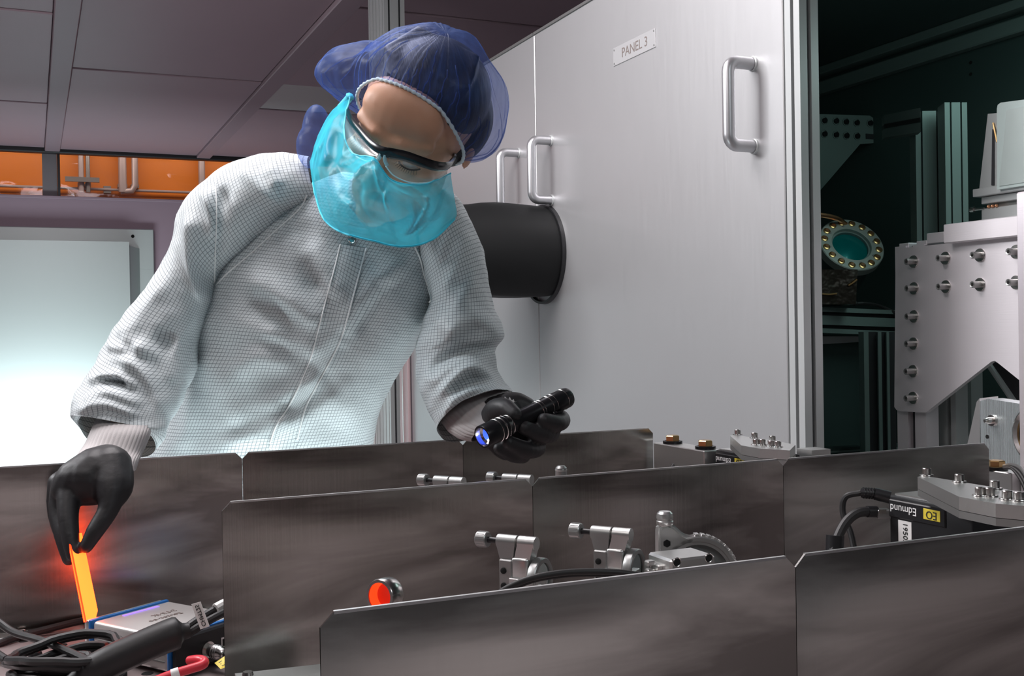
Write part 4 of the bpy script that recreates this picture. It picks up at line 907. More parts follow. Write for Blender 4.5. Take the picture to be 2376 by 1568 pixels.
# ---- things in the hands
fa, fb = D(1119, 1014, 1.225), D(1317, 921, 1.315); fd = (fb - fa) / np.linalg.norm(fb - fa); FL = np.linalg.norm(fb - fa)
fl = thing('flashlight', 'black metal flashlight with blue lit lens held in gloved hand', 'flashlight', fa)
prof = [(.0112, 0), (.0132, .0), (.0136, .001), (.0136, .022), (.0128, .024), (.0128, .028), (.0134, .029), (.0134, .034), (.0128, .035), (.0120, .040), (.0112, .041), (.0112, FL * .62), (.0118, FL * .63), (.0118, FL * .74), (.0124, FL * .75), (.0124, FL - .003), (.0115, FL), (0, FL)]
MB().lathe(prof, fa, fd, 40).build('body', 'anod', fl)
for f in (.0215, .0285, .0335, .0405, FL * .63, FL * .66, FL * .75, FL * .80, FL * .93): 
    rr = np.interp(f, [0, .024, .04, .041, FL * .62, FL * .63, FL * .74, FL * .75], [.0136, .0136, .0128, .0112, .0112, .0118, .0118, .0124]); MB().lathe([(rr - .0004, f - .0006), (rr + .0004, f), (rr - .0004, f + .0006)], fa, fd, 40).build('ring', 'steel', fl)
MB().lathe([(.0112, .0), (.0105, .006), (.006, .010)], fa, fd, 32).build('reflector', 'steel', fl)
MB().lathe([(0, .0085), (.0068, .0082), (.0072, .0075)], fa, fd, 24).build('lit_lens', mat('blue_lit_lens', (.1, .2, .8), 0, .2, emit=(.035, .10, 1), estr=1.6), fl)
MB().ell(fa + fd * .007 + np.array([.002, 0, -.006]), (.0014,) * 3).build('light_spot', mat('white_hot_spot', (1, 1, 1), 0, .3, emit=(1, .95, .85), estr=14), fl)
n2 = np.cross(fd, CF); n2 /= np.linalg.norm(n2); n2 = n2 if n2[2] < 0 else -n2; cd = (n2 * .75 - CF * .66); cd = cd - fd * (cd @ fd); cd /= np.linalg.norm(cd)
MB().box(fa + fd * FL * .66 + cd * .0145, (.052, .007, .0012), (fd, np.cross(cd, fd), cd), bev=.0004).build('pocket_clip', 'anod', fl)
MB().cyl(fa + fd * FL * .75 + cd * .011, fa + fd * FL * .75 + cd * .015, .004, 12).build('clip_mount', 'anod', fl)

ca, cb = D(177, 1262, 1.190), D(213, 1440, 1.160); cdn = (cb - ca) / np.linalg.norm(cb - ca); cl = np.linalg.norm(cb - ca)
wd = CR * .60 + CF * .80; wd = wd - cdn * (wd @ cdn); wd /= np.linalg.norm(wd); tn = np.cross(cdn, wd)
cdo = thing('glowing_card', 'translucent orange card glowing brightly, pinched in gloved fingers', 'card', cb)
h = .0085
outc = [ca - wd * h - cdn * .012, ca + wd * h - cdn * .012, cb + wd * h - cdn * .010, cb + wd * h * .4, cb - wd * h * .9, cb - wd * h]
MB().prism([p - tn * .001 for p in outc], tn * .002).build('sheet', 'orange_card', cdo, smooth=0)
e = MB(); e.prism([p - tn * .0016 for p in (ca - wd * h * 1.0, ca - wd * h * .82, cb - wd * h * .82, cb - wd * h * 1.0)], tn * .0032); e.build('edge', mat('orange_edge', (1, .08, .01), 0, .4, emit=(1, .02, .004), estr=4.0), cdo, smooth=0)

# ================================================================== THE PERSON
# head frame: HX to the picture's right, HF out of the face, HU to the crown
def rot_axes(pitch, roll, yaw):
    X, F, U = CR.copy(), -CF.copy(), CU.copy()
    def rot(v, k, a): return v * math.cos(a) + np.cross(k, v) * math.sin(a) + k * (k @ v) * (1 - math.cos(a))
    # yaw about U (turn face to picture left), then pitch about X (down), then roll about view axis
    X, F = rot(X, U, -yaw), rot(F, U, -yaw)
    F, U = rot(F, X, pitch), rot(U, X, pitch)
    k = -CF; return tuple(rot(v, k, -roll) for v in (X, F, U))
HX, HF, HU = rot_axes(math.radians(34), math.radians(27), math.radians(6))
EYE = D(893, 352, 1.345)
HC = EYE - HF * .085
def H(x, y, z): return HC + HX * x + HF * y + HU * z
HAX = (HX, HF, HU)

b = MB()
b.ell(H(0, -.012, .035), (.073, .092, .083), HAX, 28, 20); b.ell(H(0, .022, -.018), (.063, .063, .088), HAX, 28, 20)
b.ell(H(0, .035, -.075), (.046, .046, .042), HAX); b.ell(H(0, .066, -.100), (.022, .018, .018), HAX)
b.chain([H(-.045, .066, .022), H(-.018, .084, .018), H(0, .083, .016), H(.018, .084, .018), H(.045, .066, .022)], [.010, .0095, .008, .0095, .010])
b.ell(H(0, .06, .045), (.055, .030, .040), HAX)
b.chain([H(0, .084, .012), H(0, .096, -.015), H(0, .110, -.036)], [.0075, .0085, .0115]); 
for s in (-1, 1):
    b.ell(H(s * .012, .098, -.041), (.008, .010, .007), HAX); b.ell(H(s * .040, .056, -.032), (.024, .024, .024), HAX)
    b.ell(H(s * .0315, .070, .001), (.0155, .0135, .0115), HAX); b.ell(H(s * .074, -.030, -.006), (.006, .015, .026), HAX)
b.chain([H(-.020, .082, -.066), H(0, .089, -.064), H(.020, .082, -.066)], [.005, .0068, .005]); b.chain([H(-.016, .080, -.075), H(0, .086, -.076), H(.016, .080, -.075)], [.005, .0075, .005])
nb = D(905, 470, 1.535)
b.chain([H(0, -.025, -.06), H(0, -.030, -.10), nb], [.055, .054, .058], 16, 10)
# trunk, arms and legs under the clothes
ch = D(770, 620, 1.60); bl = D(650, 900, 1.62); pv_ = D(600, 1150, 1.64)
SR, SL = D(545, 490, 1.56), D(1040, 590, 1.55)
b.chain([nb, ch], [.06, .095], 16, 10); b.chain([ch, bl, pv_], [.10, .105, .115], 16, 10); b.chain([SR, D(760, 500, 1.57), SL], [.035, .045, .035], 14, 8); b.chain([SR, ch, SL], [.035, .085, .035], 14, 8)
EL, WR_ = D(355, 825, 1.455), D(256, 1045, 1.268)
b.chain([SR, EL, WR_], [.036, .030, .016], 14, 8); b.chain([WR_, D(215, 1105, 1.238)], [.016, .018], 12, 8)
ER, WL_ = D(1060, 800, 1.50), D(1126, 976, 1.362)
b.chain([SL, ER, WL_], [.036, .030, .020], 14, 8); b.chain([WL_, D(1180, 1010, 1.325)], [.020, .020], 12, 8)
side = np.array([CR[0], CR[1], 0]); side /= np.linalg.norm(side); back = np.array([CF[0], CF[1], 0]); back /= np.linalg.norm(back)
gp = np.array([pv_[0], pv_[1], 0]) + back * .10
for s in (-1, 1):
    hip = pv_ + side * s * .09 + np.array([0, 0, -.04]); kn = gp + side * s * .11 + np.array([0, 0, .50]) - back * .02; an_ = gp + side * s * .12 + np.array([0, 0, .09]) + back * .02
    b.chain([hip, kn, an_], [.085, .058, .042], 14, 8); b.chain([an_ + np.array([0, 0, -.05]), an_ + np.array([0, 0, -.06]) - back * .15], [.035, .03], 12, 8)
person = fuse_build(b, 'person', 'skin', None, .0036, 5)
tag(person, 'person in white grid gown, blue hair net and cyan mask bending over table', 'person')
# eyes: lowered lids with lash lines, brows
for s in (-1, 1):
    c = H(s * .0315, .070, .001)
    MB().ell(H(s * .0315, .0712, -.0040), (.0120, .0122, .0078), HAX, 24, 16).build('eye', 'eye', person)
    lp = [H(s * .0315 + x, .0705 + .0140 * math.sqrt(max(0, 1 - (x / .0168) ** 2)), -.0045 - .0035 * (1 - (x / .016) ** 2)) for x in np.linspace(-.0155, .0155, 13)]
    ls = MB().tube(lp, .0011, 6).build('eyelashes', 'lash', person)
    for k in range(1, 12):
        p = lp[k]; q = p + HF * .0055 - HU * .0035 + HX * (k - 6) * .0006; MB().tube([p, q], [.0004, .00015], 4).build('lash', 'lash', ls)

# ---- tubes laid out from their outline in the photograph, with real depth
def net(rings, per, nseg, power=2.2):
    R = cr(rings, per); out = []
    th = np.linspace(0, 2 * math.pi, nseg, endpoint=False) + math.pi / 2
    prev = None
    for row in R:
        xl, yl, xr, yr, dl, dr, hd = row[:7]; tl = row[7] if len(row) > 7 else 0.0
        A, B = D(xl, yl, dl), D(xr, yr, dr); c = (A + B) / 2; ex = (B - A) / 2
        cs, sn = np.cos(th), np.sin(th); cs = np.sign(cs) * np.abs(cs) ** (2 / power); sn = np.sign(sn) * np.abs(sn) ** (2 / power)
        bk = np.zeros(3) if prev is None else prev - c; nb_ = np.linalg.norm(bk); bk = bk / nb_ if nb_ > 1e-6 else bk; prev = c
        out.append(c + np.outer(cs, ex) + np.outer(sn, CF * hd) + np.outer(-sn * tl, bk))
    return np.array(out)                          # (rings, nseg, 3); index 0 = back, nseg/2 = front


def seg_dist(P, line):
    best = np.full(len(P), 1e9); side_ = np.zeros(len(P)); tt = np.zeros(len(P)); tot = sum(np.hypot(*np.subtract(line[i + 1], line[i])) for i in range(len(line) - 1)); acc = 0
    for i in range(len(line) - 1):
        a = np.array(line[i], float); e = np.array(line[i + 1], float) - a; L_ = np.hypot(*e); w_ = P - a; t = np.clip((w_ @ e) / (L_ * L_), 0, 1); d = np.hypot(*(w_ - np.outer(t, e)).T)
        sd = e[0] * w_[:, 1] - e[1] * w_[:, 0]; m = d < best; best[m] = d[m]; side_[m] = sd[m]; tt[m] = (acc + t[m] * L_) / tot; acc += L_
    return best, side_, tt


def folds(V, front, flist):
    P = proj(V); disp = np.zeros(len(V))
    for line, amp, w1, w2 in flist:
        line = cr(line, 5); d, sd, t = seg_dist(P[:, :2], line); w_ = np.where(sd > 0, w1, w2); fade = np.clip(np.minimum(t, 1 - t) * 5, 0, 1); fade = fade * fade * (3 - 2 * fade)
        disp += 1.35 * amp * np.exp(-(d / w_) ** 2) * (.25 + .75 * fade)
    return V - np.outer(disp * front, CF)


def wrinkle(V, amp, sc, seed=0):
    return np.array([noise.fractal(Vector(v) * sc + Vector((seed, 3.1 * seed, 0)), 1.0, 2.0, 3) for v in V]) * amp


def ridged(V, amp, sc, seed=0):
    return np.array([(1 - abs(noise.noise(Vector(v) * sc + Vector((seed, seed, 0))))) ** 5 for v in V]) * amp


BVH = []
def cloth_tube(name, rings, per, nseg, flist, m, parent, wr=(.004, 14), power=2.2, seed=0, caps=False):
    G = net(rings, per, nseg, power); k, n, _ = G.shape; V = G.reshape(-1, 3)
    th = np.linspace(0, 2 * math.pi, n, endpoint=False) + math.pi / 2; front = np.tile(np.clip(.35 - np.sin(th), 0, 1.35) / 1.35, k)
    V = folds(V, front, flist)
    cen = G.mean(1).repeat(n, 0); nn_ = V - cen; nn_ /= np.linalg.norm(nn_, axis=1)[:, None] + 1e-9
    V = V + nn_ * wrinkle(V, wr[0], wr[1], seed)[:, None]
    # uv in metres: arc length round the ring from the front line, length along
    W = V.reshape(k, n, 3); U_ = np.zeros((k, n)); f = n // 2
    seg = np.linalg.norm(np.roll(G, -1, 1) - G, axis=2)
    cum = np.concatenate([np.zeros((k, 1)), np.cumsum(seg, 1)], 1)[:, :n]; U_ = cum - cum[:, f:f + 1]
    mid = G[:, f]; Vl = np.concatenate([[0], np.cumsum(np.linalg.norm(np.diff(G.mean(1), axis=0), axis=1))])
    uv = np.stack([U_, np.repeat(Vl[:, None], n, 1)], -1).reshape(-1, 2)
    fs = [(i * n + j, i * n + (j + 1) % n, (i + 1) * n + (j + 1) % n, (i + 1) * n + j) for i in range(k - 1) for j in range(n)]
    if caps: fs += [tuple(range(n))[::-1], tuple(range((k - 1) * n, k * n))]
    mb = MB().add(V, fs); BVH.append(BVHTree.FromPolygons([tuple(v) for v in V], fs))
    return mb.build(name, m, parent, smooth=180, uv=uv)


# gown body (folds: outline in the photograph, height, width on either side)
TR = [(800, 405, 1010, 455, 1.535, 1.535, .055), (715, 440, 1030, 505, 1.54, 1.54, .085), (630, 500, 1035, 580, 1.55, 1.55, .105), (545, 585, 1028, 650, 1.56, 1.56, .118), (490, 670, 1012, 715, 1.565, 1.565, .122),
      (452, 755, 966, 795, 1.57, 1.57, .125), (425, 860, 922, 868, 1.58, 1.58, .125), (385, 960, 884, 950, 1.59, 1.59, .125), (338, 1060, 862, 1035, 1.60, 1.60, .13), (310, 1180, 850, 1160, 1.61, 1.61, .135), (290, 1400, 850, 1380, 1.63, 1.63, .14), (285, 1750, 870, 1730, 1.65, 1.65, .145)]
TF = [([(560, 640), (660, 690), (760, 770)], .014, 22, 40), ([(600, 760), (690, 790), (745, 840)], .010, 20, 36), ([(700, 560), (760, 640), (800, 700)], .010, 22, 30),
      ([(955, 590), (890, 660), (835, 720), (800, 790)], .014, 34, 16), ([(1000, 700), (930, 790), (850, 900), (790, 1010)], .020, 60, 36), ([(905, 640), (860, 720), (820, 780)], -.008, 20, 20),
      ([(540, 870), (600, 830), (680, 850)], .008, 24, 24), ([(600, 960), (690, 900), (760, 870)], .009, 22, 26), ([(640, 1000), (720, 960), (800, 900)], .008, 20, 22), ([(520, 1030), (600, 1000), (650, 960)], .008, 24, 18),
      ([(470, 800), (520, 900), (560, 1000)], .010, 40, 30), ([(690, 500), (720, 600), (730, 700)], -.008, 26, 26), ([(560, 700), (640, 740), (700, 800)], -.008, 24, 24), ([(440, 900), (430, 980), (400, 1050)], .008, 26, 26), ([(627, 1040), (650, 1000), (668, 960)], .009, 10, 24)]
gown = cloth_tube('gown', TR, 12, 112, TF, 'gown', person, wr=(.006, 9), power=2.3, seed=1)
# sleeves, from the collar over the shoulder to the cuff
SLR = [(722, 362, 742, 470, 1.535, 1.50, .05), (650, 360, 700, 492, 1.54, 1.50, .065), (555, 372, 628, 545, 1.545, 1.51, .075), (480, 418, 552, 612, 1.545, 1.515, .078), (432, 482, 510, 655, 1.54, 1.515, .078), (402, 575, 497, 700, 1.52, 1.50, .075),
       (358, 662, 476, 740, 1.495, 1.48, .074), (302, 728, 452, 792, 1.465, 1.455, .076), (260, 795, 444, 860, 1.435, 1.43, .08), (218, 860, 420, 922, 1.40, 1.395, .08), (184, 910, 394, 968, 1.365, 1.36, .078, .004), (173, 955, 380, 995, 1.335, 1.335, .070, .012), (180, 985, 370, 1012, 1.32, 1.325, .064, .028), (190, 1000, 356, 1022, 1.315, 1.320, .054, .038)]
SLR = [r if len(r) == 8 else (*r, 0.0) for r in SLR]
SLF = [([(470, 430), (495, 500), (500, 560)], .014, 12, 20), ([(560, 380), (600, 440), (660, 480)], .010, 16, 24), ([(620, 380), (650, 440)], .008, 14, 14), ([(445, 480), (440, 560), (455, 650), (490, 720)], .016, 14, 36),
       ([(520, 420), (510, 520), (505, 600)], -.010, 16, 16), ([(400, 640), (330, 720), (280, 800)], .010, 26, 22), ([(400, 760), (375, 820), (395, 890), (400, 940)], -.020, 26, 20), ([(310, 790), (370, 830), (400, 900)], .016, 22, 14),
       ([(270, 830), (330, 850), (375, 920), (375, 985)], .016, 20, 12), ([(250, 800), (300, 812)], .008, 10, 10), ([(200, 880), (280, 870), (330, 900)], .012, 16, 12), ([(195, 935), (260, 905), (340, 940)], .014, 20, 10), ([(230, 880), (300, 890)], -.010, 10, 10), ([(180, 960), (250, 935), (330, 965)], .010, 12, 10)]
sl = cloth_tube('sleeve', SLR, 12, 80, SLF, 'gown', gown, wr=(.005, 16), power=2.1, seed=2)
SRR = [(960, 500, 1040, 440, 1.51, 1.53, .05), (968, 570, 1072, 472, 1.50, 1.525, .065), (985, 632, 1108, 545, 1.50, 1.52, .075), (1000, 690, 1132, 640, 1.495, 1.51, .08), (985, 735, 1152, 718, 1.485, 1.50, .084), (964, 792, 1168, 775, 1.465, 1.475, .085),
       (966, 835, 1150, 808, 1.45, 1.455, .08), (968, 880, 1152, 850, 1.425, 1.43, .078), (984, 925, 1166, 880, 1.40, 1.405, .074), (1002, 968, 1184, 898, 1.375, 1.385, .068, .012), (1018, 1014, 1202, 918, 1.360, 1.372, .060, .034)]
SRR = [r if len(r) == 8 else (*r, 0.0) for r in SRR]
SRF = [([(1090, 520), (1060, 620), (1010, 700)], .012, 18, 34), ([(1125, 600), (1080, 690), (1000, 770)], .012, 22, 30), ([(1160, 770), (1100, 740), (1030, 790)], .018, 30, 16), ([(1150, 805), (1060, 820), (985, 880)], -.016, 14, 14), ([(1145, 850), (1080, 835), (1020, 860), (985, 900)], .016, 16, 22),
       ([(1160, 885), (1100, 850), (1050, 880), (1010, 930)], .016, 10, 20), ([(1150, 880), (1095, 885), (1045, 910)], -.010, 12, 12), ([(1185, 905), (1110, 895), (1050, 930), (1025, 990)], .012, 12, 18), ([(1080, 480), (1030, 560), (1005, 620)], .010, 16, 20)]
sr = cloth_tube('sleeve', SRR, 12, 80, SRF, 'gown', gown, wr=(.005, 16), power=2.1, seed=3)


def on_gown(px, py, lift=.0015):
    o, r = Vector(CP), Vector(ray(px, py)).normalized(); best = None
    for t in BVH:
        h = t.ray_cast(o, r)
        if h[0] is not None and (best is None or h[3] < best): best = h[3]
    if best is None: return None
    return np.array(o + r * (best - lift))


def seam(name, pts, r, m, lift=.0008, per=10):
    P = [p for p in (on_gown(x, y, lift) for x, y in cr(pts, per)) if p is not None]
    return MB().tube(P, r, 6).build(name, m, gown, smooth=180)
M['seam'] = mat('seam_white', (.72, .74, .74), 0, .6)
seam('raglan_seam', [(712, 452), (695, 485), (640, 535), (580, 590), (530, 632), (500, 662)], .0012, 'seam')
seam('raglan_seam', [(962, 572), (975, 600), (985, 640), (1000, 690), (996, 702)], .0014, 'seam')
seam('shoulder_seam', [(500, 420), (503, 500), (500, 580), (498, 655)], .0010, 'seam')
# placket strip and snap
Lp = cr([(790, 566), (772, 640), (745, 740), (728, 810), (706, 870), (672, 940), (640, 990), (622, 1042)], 8); Rp = cr([(850, 575), (822, 680), (806, 740), (790, 790), (768, 835), (738, 890), (708, 950), (684, 1045)], 8)
rows = []
for a, c in zip(Lp, Rp):
    row = [on_gown(*(a + (c - a) * s), .0022 + .0022 * math.sin(math.pi * s)) for s in np.linspace(0, 1, 9)]
    if all(r is not None for r in row): rows.append(row)
G = np.array(rows); k, n, _ = G.shape
uv = np.stack([np.tile(np.linspace(0, .038, n), (k, 1)), np.repeat(np.concatenate([[0], np.cumsum(np.linalg.norm(np.diff(G[:, 4], axis=0), axis=1))])[:, None], n, 1)], -1).reshape(-1, 2)
MB().add(G.reshape(-1, 3), [(i * n + j, i * n + j + 1, (i + 1) * n + j + 1, (i + 1) * n + j) for i in range(k - 1) for j in range(n - 1)]).build('placket', 'gown', gown, smooth=180, uv=uv)
seam('placket_seam', list(map(tuple, Lp[::6])), .0011, 'seam', .003); seam('placket_seam', list(map(tuple, Rp[::6])), .0010, 'seam', .003)
p = on_gown(817, 556, .003)
if p is not None: MB().lathe([(0, .001), (.0035, .0012), (.0042, .0020), (.0050, .0022), (.0056, .0012), (.0056, 0)], p, -CF, 20).build('snap_button', 'steel', gown)
# knit cuffs
def cuff(name, rings, parent):
    G = net(rings, 10, 120, 2.0); k, n, _ = G.shape; cen = G.mean(1)[:, None, :]; rib = 1 + .022 * np.cos(np.arange(n) / n * 2 * math.pi * 40)
    V = (cen + (G - cen) * rib[None, :, None]).reshape(-1, 3)
    fs = [(i * n + j, i * n + (j + 1) % n, (i + 1) * n + (j + 1) % n, (i + 1) * n + j) for i in range(k - 1) for j in range(n)]
    return MB().add(V, fs).build(name, 'knit', parent, smooth=180)
cuff('cuff', [(232, 965, 352, 985, 1.315, 1.315, .036), (222, 985, 346, 1005, 1.30, 1.30, .037), (206, 1020, 330, 1045, 1.28, 1.28, .035), (192, 1042, 320, 1066, 1.258, 1.258, .033), (180, 1058, 311, 1092, 1.246, 1.244, .031)], gown)
cuff('cuff', [(998, 952, 1138, 868, 1.405, 1.415, .046, 0), (1030, 985, 1160, 895, 1.372, 1.382, .048, 0), (1044, 1002, 1180, 905, 1.355, 1.365, .049, .006), (1070, 1018, 1194, 918, 1.338, 1.348, .047, .012), (1096, 1024, 1200, 932, 1.325, 1.335, .042, .014)], gown)
# trousers and shoes
tr = MB()
for s in (-1, 1):
    hip = pv_ + side * s * .085 + np.array([0, 0, -.05]); kn = gp + side * s * .11 + np.array([0, 0, .50]) - back * .02; an_ = gp + side * s * .12 + np.array([0, 0, .10]) + back * .02
    tr.chain([hip, kn, an_], [.10, .078, .066], 14, 8)
fuse_build(tr, 'trousers', 'trousers', person, .012, 4)
for s in (-1, 1):
    an_ = gp + side * s * .12 + back * .02; sb = MB(); sb.chain([an_ + np.array([0, 0, .055]), an_ + np.array([0, 0, .045]) - back * .16], [.052, .042], 14, 8); fuse_build(sb, 'shoe_cover', 'cap', person, .006, 4)
lowz = min((person.matrix_basis @ Vector(c)).z for c in person.bound_box)

# ---- gloves
def hand(name, chains, blobs, vox=.0018):
    b = MB()
    for pts, rad in chains: 
        q = cr(pts, 4); rr = np.interp(np.linspace(0, 1, len(q)), np.linspace(0, 1, len(rad)), rad); b.chain([D(*p) for p in q], list(rr), 12, 8)
    for c, r, ax in blobs: b.ell(D(*c), r, ax, 20, 14)
    return fuse_build(b, name, 'glove', person, vox, 11)
hand('glove', [
    ([(248, 1082, 1.246), (232, 1094, 1.240), (205, 1112, 1.232)], [.026, .029, .029]),                       # wrist into the back of the hand
    ([(225, 1097, 1.238), (180, 1115, 1.230), (152, 1135, 1.225)], [.030, .025, .016]),
    ([(255, 1085, 1.24), (262, 1125, 1.225), (258, 1150, 1.215)], [.026, .023, .017]),                        # thumb heel
    ([(245, 1110, 1.235), (215, 1130, 1.228), (175, 1140, 1.225)], [.026, .021, .016]),                      # web
    ([(262, 1140, 1.215), (250, 1185, 1.205), (222, 1230, 1.195), (200, 1268, 1.188)], [.0155, .0115, .0100, .0075]),   # thumb
    ([(162, 1130, 1.222), (158, 1190, 1.205), (163, 1245, 1.194), (170, 1288, 1.188)], [.0150, .0118, .0100, .0080]),   # index
    ([(146, 1125, 1.234), (137, 1185, 1.224), (147, 1245, 1.208), (160, 1296, 1.198)], [.0140, .0115, .0098, .0078]),   # middle
    ([(137, 1120, 1.246), (130, 1175, 1.240), (140, 1228, 1.226), (155, 1262, 1.212)], [.0130, .0105, .0092, .0075]),   # ring
    ([(143, 1112, 1.254), (136, 1155, 1.252), (144, 1195, 1.242), (156, 1222, 1.230)], [.0115, .0092, .0080, .0066])],  # little
    [])
hand('glove', [
    ([(1146, 972, 1.340), (1160, 992, 1.332), (1182, 1016, 1.327)], [.026, .028, .028]),
    ([(1160, 975, 1.33), (1200, 1005, 1.335), (1232, 1022, 1.335)], [.028, .026, .018]),
    ([(1150, 960, 1.335), (1190, 938, 1.345), (1222, 945, 1.345)], [.022, .016, .013]),
    ([(1225, 962, 1.350), (1270, 960, 1.345), (1302, 972, 1.318), (1294, 981, 1.285), (1262, 974, 1.266)], [.0145, .0120, .0112, .0105, .0085]),
    ([(1215, 990, 1.350), (1258, 994, 1.338), (1278, 1004, 1.308), (1258, 1007, 1.275), (1216, 992, 1.256)], [.0150, .0125, .0118, .0108, .0088]),
    ([(1200, 1015, 1.345), (1238, 1030, 1.328), (1244, 1040, 1.298), (1220, 1043, 1.268), (1180, 1026, 1.250)], [.0150, .0125, .0112, .0104, .0084]),
    ([(1175, 1030, 1.335), (1208, 1052, 1.318), (1210, 1056, 1.290), (1190, 1055, 1.268), (1158, 1040, 1.252)], [.0140, .0110, .0100, .0092, .0074]),
    ([(1146, 965, 1.312), (1152, 950, 1.285), (1172, 946, 1.264), (1194, 960, 1.250)], [.0165, .0135, .0115, .0088])],
    [])

# ---- hair, net and band
hb = MB(); hb.ell(H(.002, -.018, .055), (.077, .088, .067), HAX, 32, 22); hb.ell(H(.010, -.05, .015), (.076, .068, .072), HAX, 28, 18)
for k in range(18):
    a = -1.0 + 2.0 * k / 17; hb.chain([H(.062 * math.sin(a), .070 * math.cos(a) - .004, .072 + .012 * math.cos(a)), H(.066 * math.sin(a * 1.1), .040 * math.cos(a), .098), H(.05 * math.sin(a), -.03, .116)], [.0012, .0030, .005], 8, 6)
fuse_build(hb, 'hair', 'hair', person, .0028, 3)
NP, NT = 220, 46; vs = []
def sst(x): x = min(1, max(0, x)); return x * x * (3 - 2 * x)
for i in range(NT + 1):
    t = i / NT
    for j in range(NP):
        ph = 2 * math.pi * j / NP; cf = math.cos(ph); sx = math.sin(ph)
        # elastic line: high on the brow, low at the nape
        eb = math.radians(np.interp(cf, [-1, -.3, .15, .55, .85, 1], [-52, -44, -24, 4, 27, 33]))
        el = eb + (math.pi / 2 - eb) * t; d = np.array([sx * math.cos(el), cf * math.cos(el), math.sin(el)])
        rb = 1 / math.sqrt((d[0] / .082) ** 2 + (d[1] / .0995) ** 2 + (d[2] / .094) ** 2)
        puff = .013 * sst(t * 3.2) + .004 * math.sin(math.pi * min(1, t * 1.4)) + (.006 if sx > 0 else 0) * sst(t * 4) * (1 - t)
        pl = .0016 * (1 - t) * sst(t * 10) * (math.sin(ph * 34 + 3 * math.sin(ph * 5)) + .6 * math.sin(ph * 57 + 2)) + .0025 * math.sin(ph * 9 + 2 * t) * sst(t * 3) * (1 - t)
        r = rb + puff + pl + .005 * noise.noise(Vector(d * 3.1)) * sst(t * 4)
        lobe = np.array([-.88, -.25, -.46]); lobe /= np.linalg.norm(lobe); ca_ = float(d @ lobe)
        r += .066 * sst((ca_ - .60) / .36) * sst(t * 5 + .05)
        lobe2 = np.array([.75, -.55, -.30]); lobe2 /= np.linalg.norm(lobe2); r += .008 * sst((float(d @ lobe2) - .5) / .5) * sst(t * 6)
        vs.append(H(0, -.010, .030) + (HX * d[0] + HF * d[1] + HU * d[2]) * r)
fs = [(i * NP + j, i * NP + (j + 1) % NP, (i + 1) * NP + (j + 1) % NP, (i + 1) * NP + j) for i in range(NT) for j in range(NP)]
net_o = MB().add(vs, fs).build('hair_net', 'cap', person, smooth=180)
band = [vs[j] for j in range(NP)] + [vs[0]]; MB().tube(band, [.0022 + .0006 * math.sin(j * 2.1) for j in range(NP + 1)], 6, caps=False).build('elastic_band', 'capband', net_o, smooth=180)
for k in range(30):
    a = -1.5 + 3.0 * k / 29 + random.uniform(-.05, .05); j0 = int((a % (2 * math.pi)) / (2 * math.pi) * NP) % NP; L_ = random.randint(8, 26)
    MB().tube([np.array(vs[min(NT, q) * NP + (j0 + int(q * .15 * (1 if k % 2 else -1))) % NP]) + HF * .0006 for q in range(0, L_, 2)], .0006, 5).build('pleat', 'cap', net_o, smooth=180)
pb = MB(); pb.ell(D(722, 340, 1.47), (.020, .030, .030), (CR, CF, CU), 20, 14); pb.ell(D(735, 310, 1.48), (.020, .03, .04), (CR, CF, CU), 20, 14); fuse_build(pb, 'net_tail', 'cap', net_o, .003, 6)

# ---- face mask, a loose veil pleated round the jaw
rowsM = [[(812, 226, 1.395), (800, 300, 1.345), (818, 356, 1.312), (868, 368, 1.268), (912, 420, 1.290), (985, 428, 1.315), (1046, 402, 1.372)],
         [(770, 258, 1.42), (758, 330, 1.36), (792, 390, 1.305), (862, 405, 1.252), (918, 448, 1.272), (990, 458, 1.312), (1050, 432, 1.378)],
         [(737, 318, 1.43), (737, 400, 1.37), (782, 448, 1.312), (858, 462, 1.258), (925, 490, 1.272), (1000, 490, 1.312), (1056, 466, 1.378)],
         [(722, 378, 1.44), (738, 458, 1.38), (785, 506, 1.325), (860, 516, 1.280), (930, 532, 1.288), (1005, 524, 1.322), (1060, 496, 1.380)],
         [(726, 424, 1.445), (748, 500, 1.40), (790, 538, 1.36), (862, 558, 1.33), (935, 573, 1.332), (1003, 556, 1.35), (1056, 508, 1.385)]]
C1 = np.array([cr(r, 14) for r in rowsM]); G = np.stack([cr(C1[:, j], 16) for j in range(C1.shape[1])], 1); k, n, _ = G.shape
off = np.interp(np.linspace(0, 1, k), [0, .25, .7, 1], [.002, .010, .010, .0]); G[:, :, 2] -= off[:, None]
V = np.array([D(*q) for q in G.reshape(-1, 3)])
ML = [([(905, 430), (900, 480), (918, 530), (935, 568)], .010, 7, 16), ([(868, 372), (880, 420), (900, 470), (925, 520)], .008, 6, 14), ([(760, 330), (760, 400), (790, 470), (840, 530)], .007, 8, 18), ([(800, 470), (840, 500), (880, 560)], .006, 6, 12), ([(1000, 440), (985, 500), (940, 560)], .007, 7, 14), ([(1040, 430), (1020, 490), (975, 550)], .006, 6, 12), ([(840, 420), (830, 470), (860, 520)], -.006, 10, 10), ([(955, 450), (960, 500), (945, 550)], -.006, 10, 10), ([(780, 280), (762, 330), (745, 400)], .007, 6, 12), ([(1050, 470), (1000, 530), (940, 568)], .006, 6, 10)]
V = folds(V, np.ones(len(V)), ML); V = V - np.outer(ridged(V, .0075, 17, 5) + ridged(V, .0034, 42, 8), CF)
mk = MB().add(V, [(i * n + j, i * n + j + 1, (i + 1) * n + j + 1, (i + 1) * n + j) for i in range(k - 1) for j in range(n - 1)]).build('face_mask', 'mask', person, smooth=180)
V3 = V.reshape(k, n, 3); MB().tube(list(V3[-1]), .0013, 6).build('hem', mat('cyan_hem', (.10, .70, .88), 0, .6), mk, smooth=180)
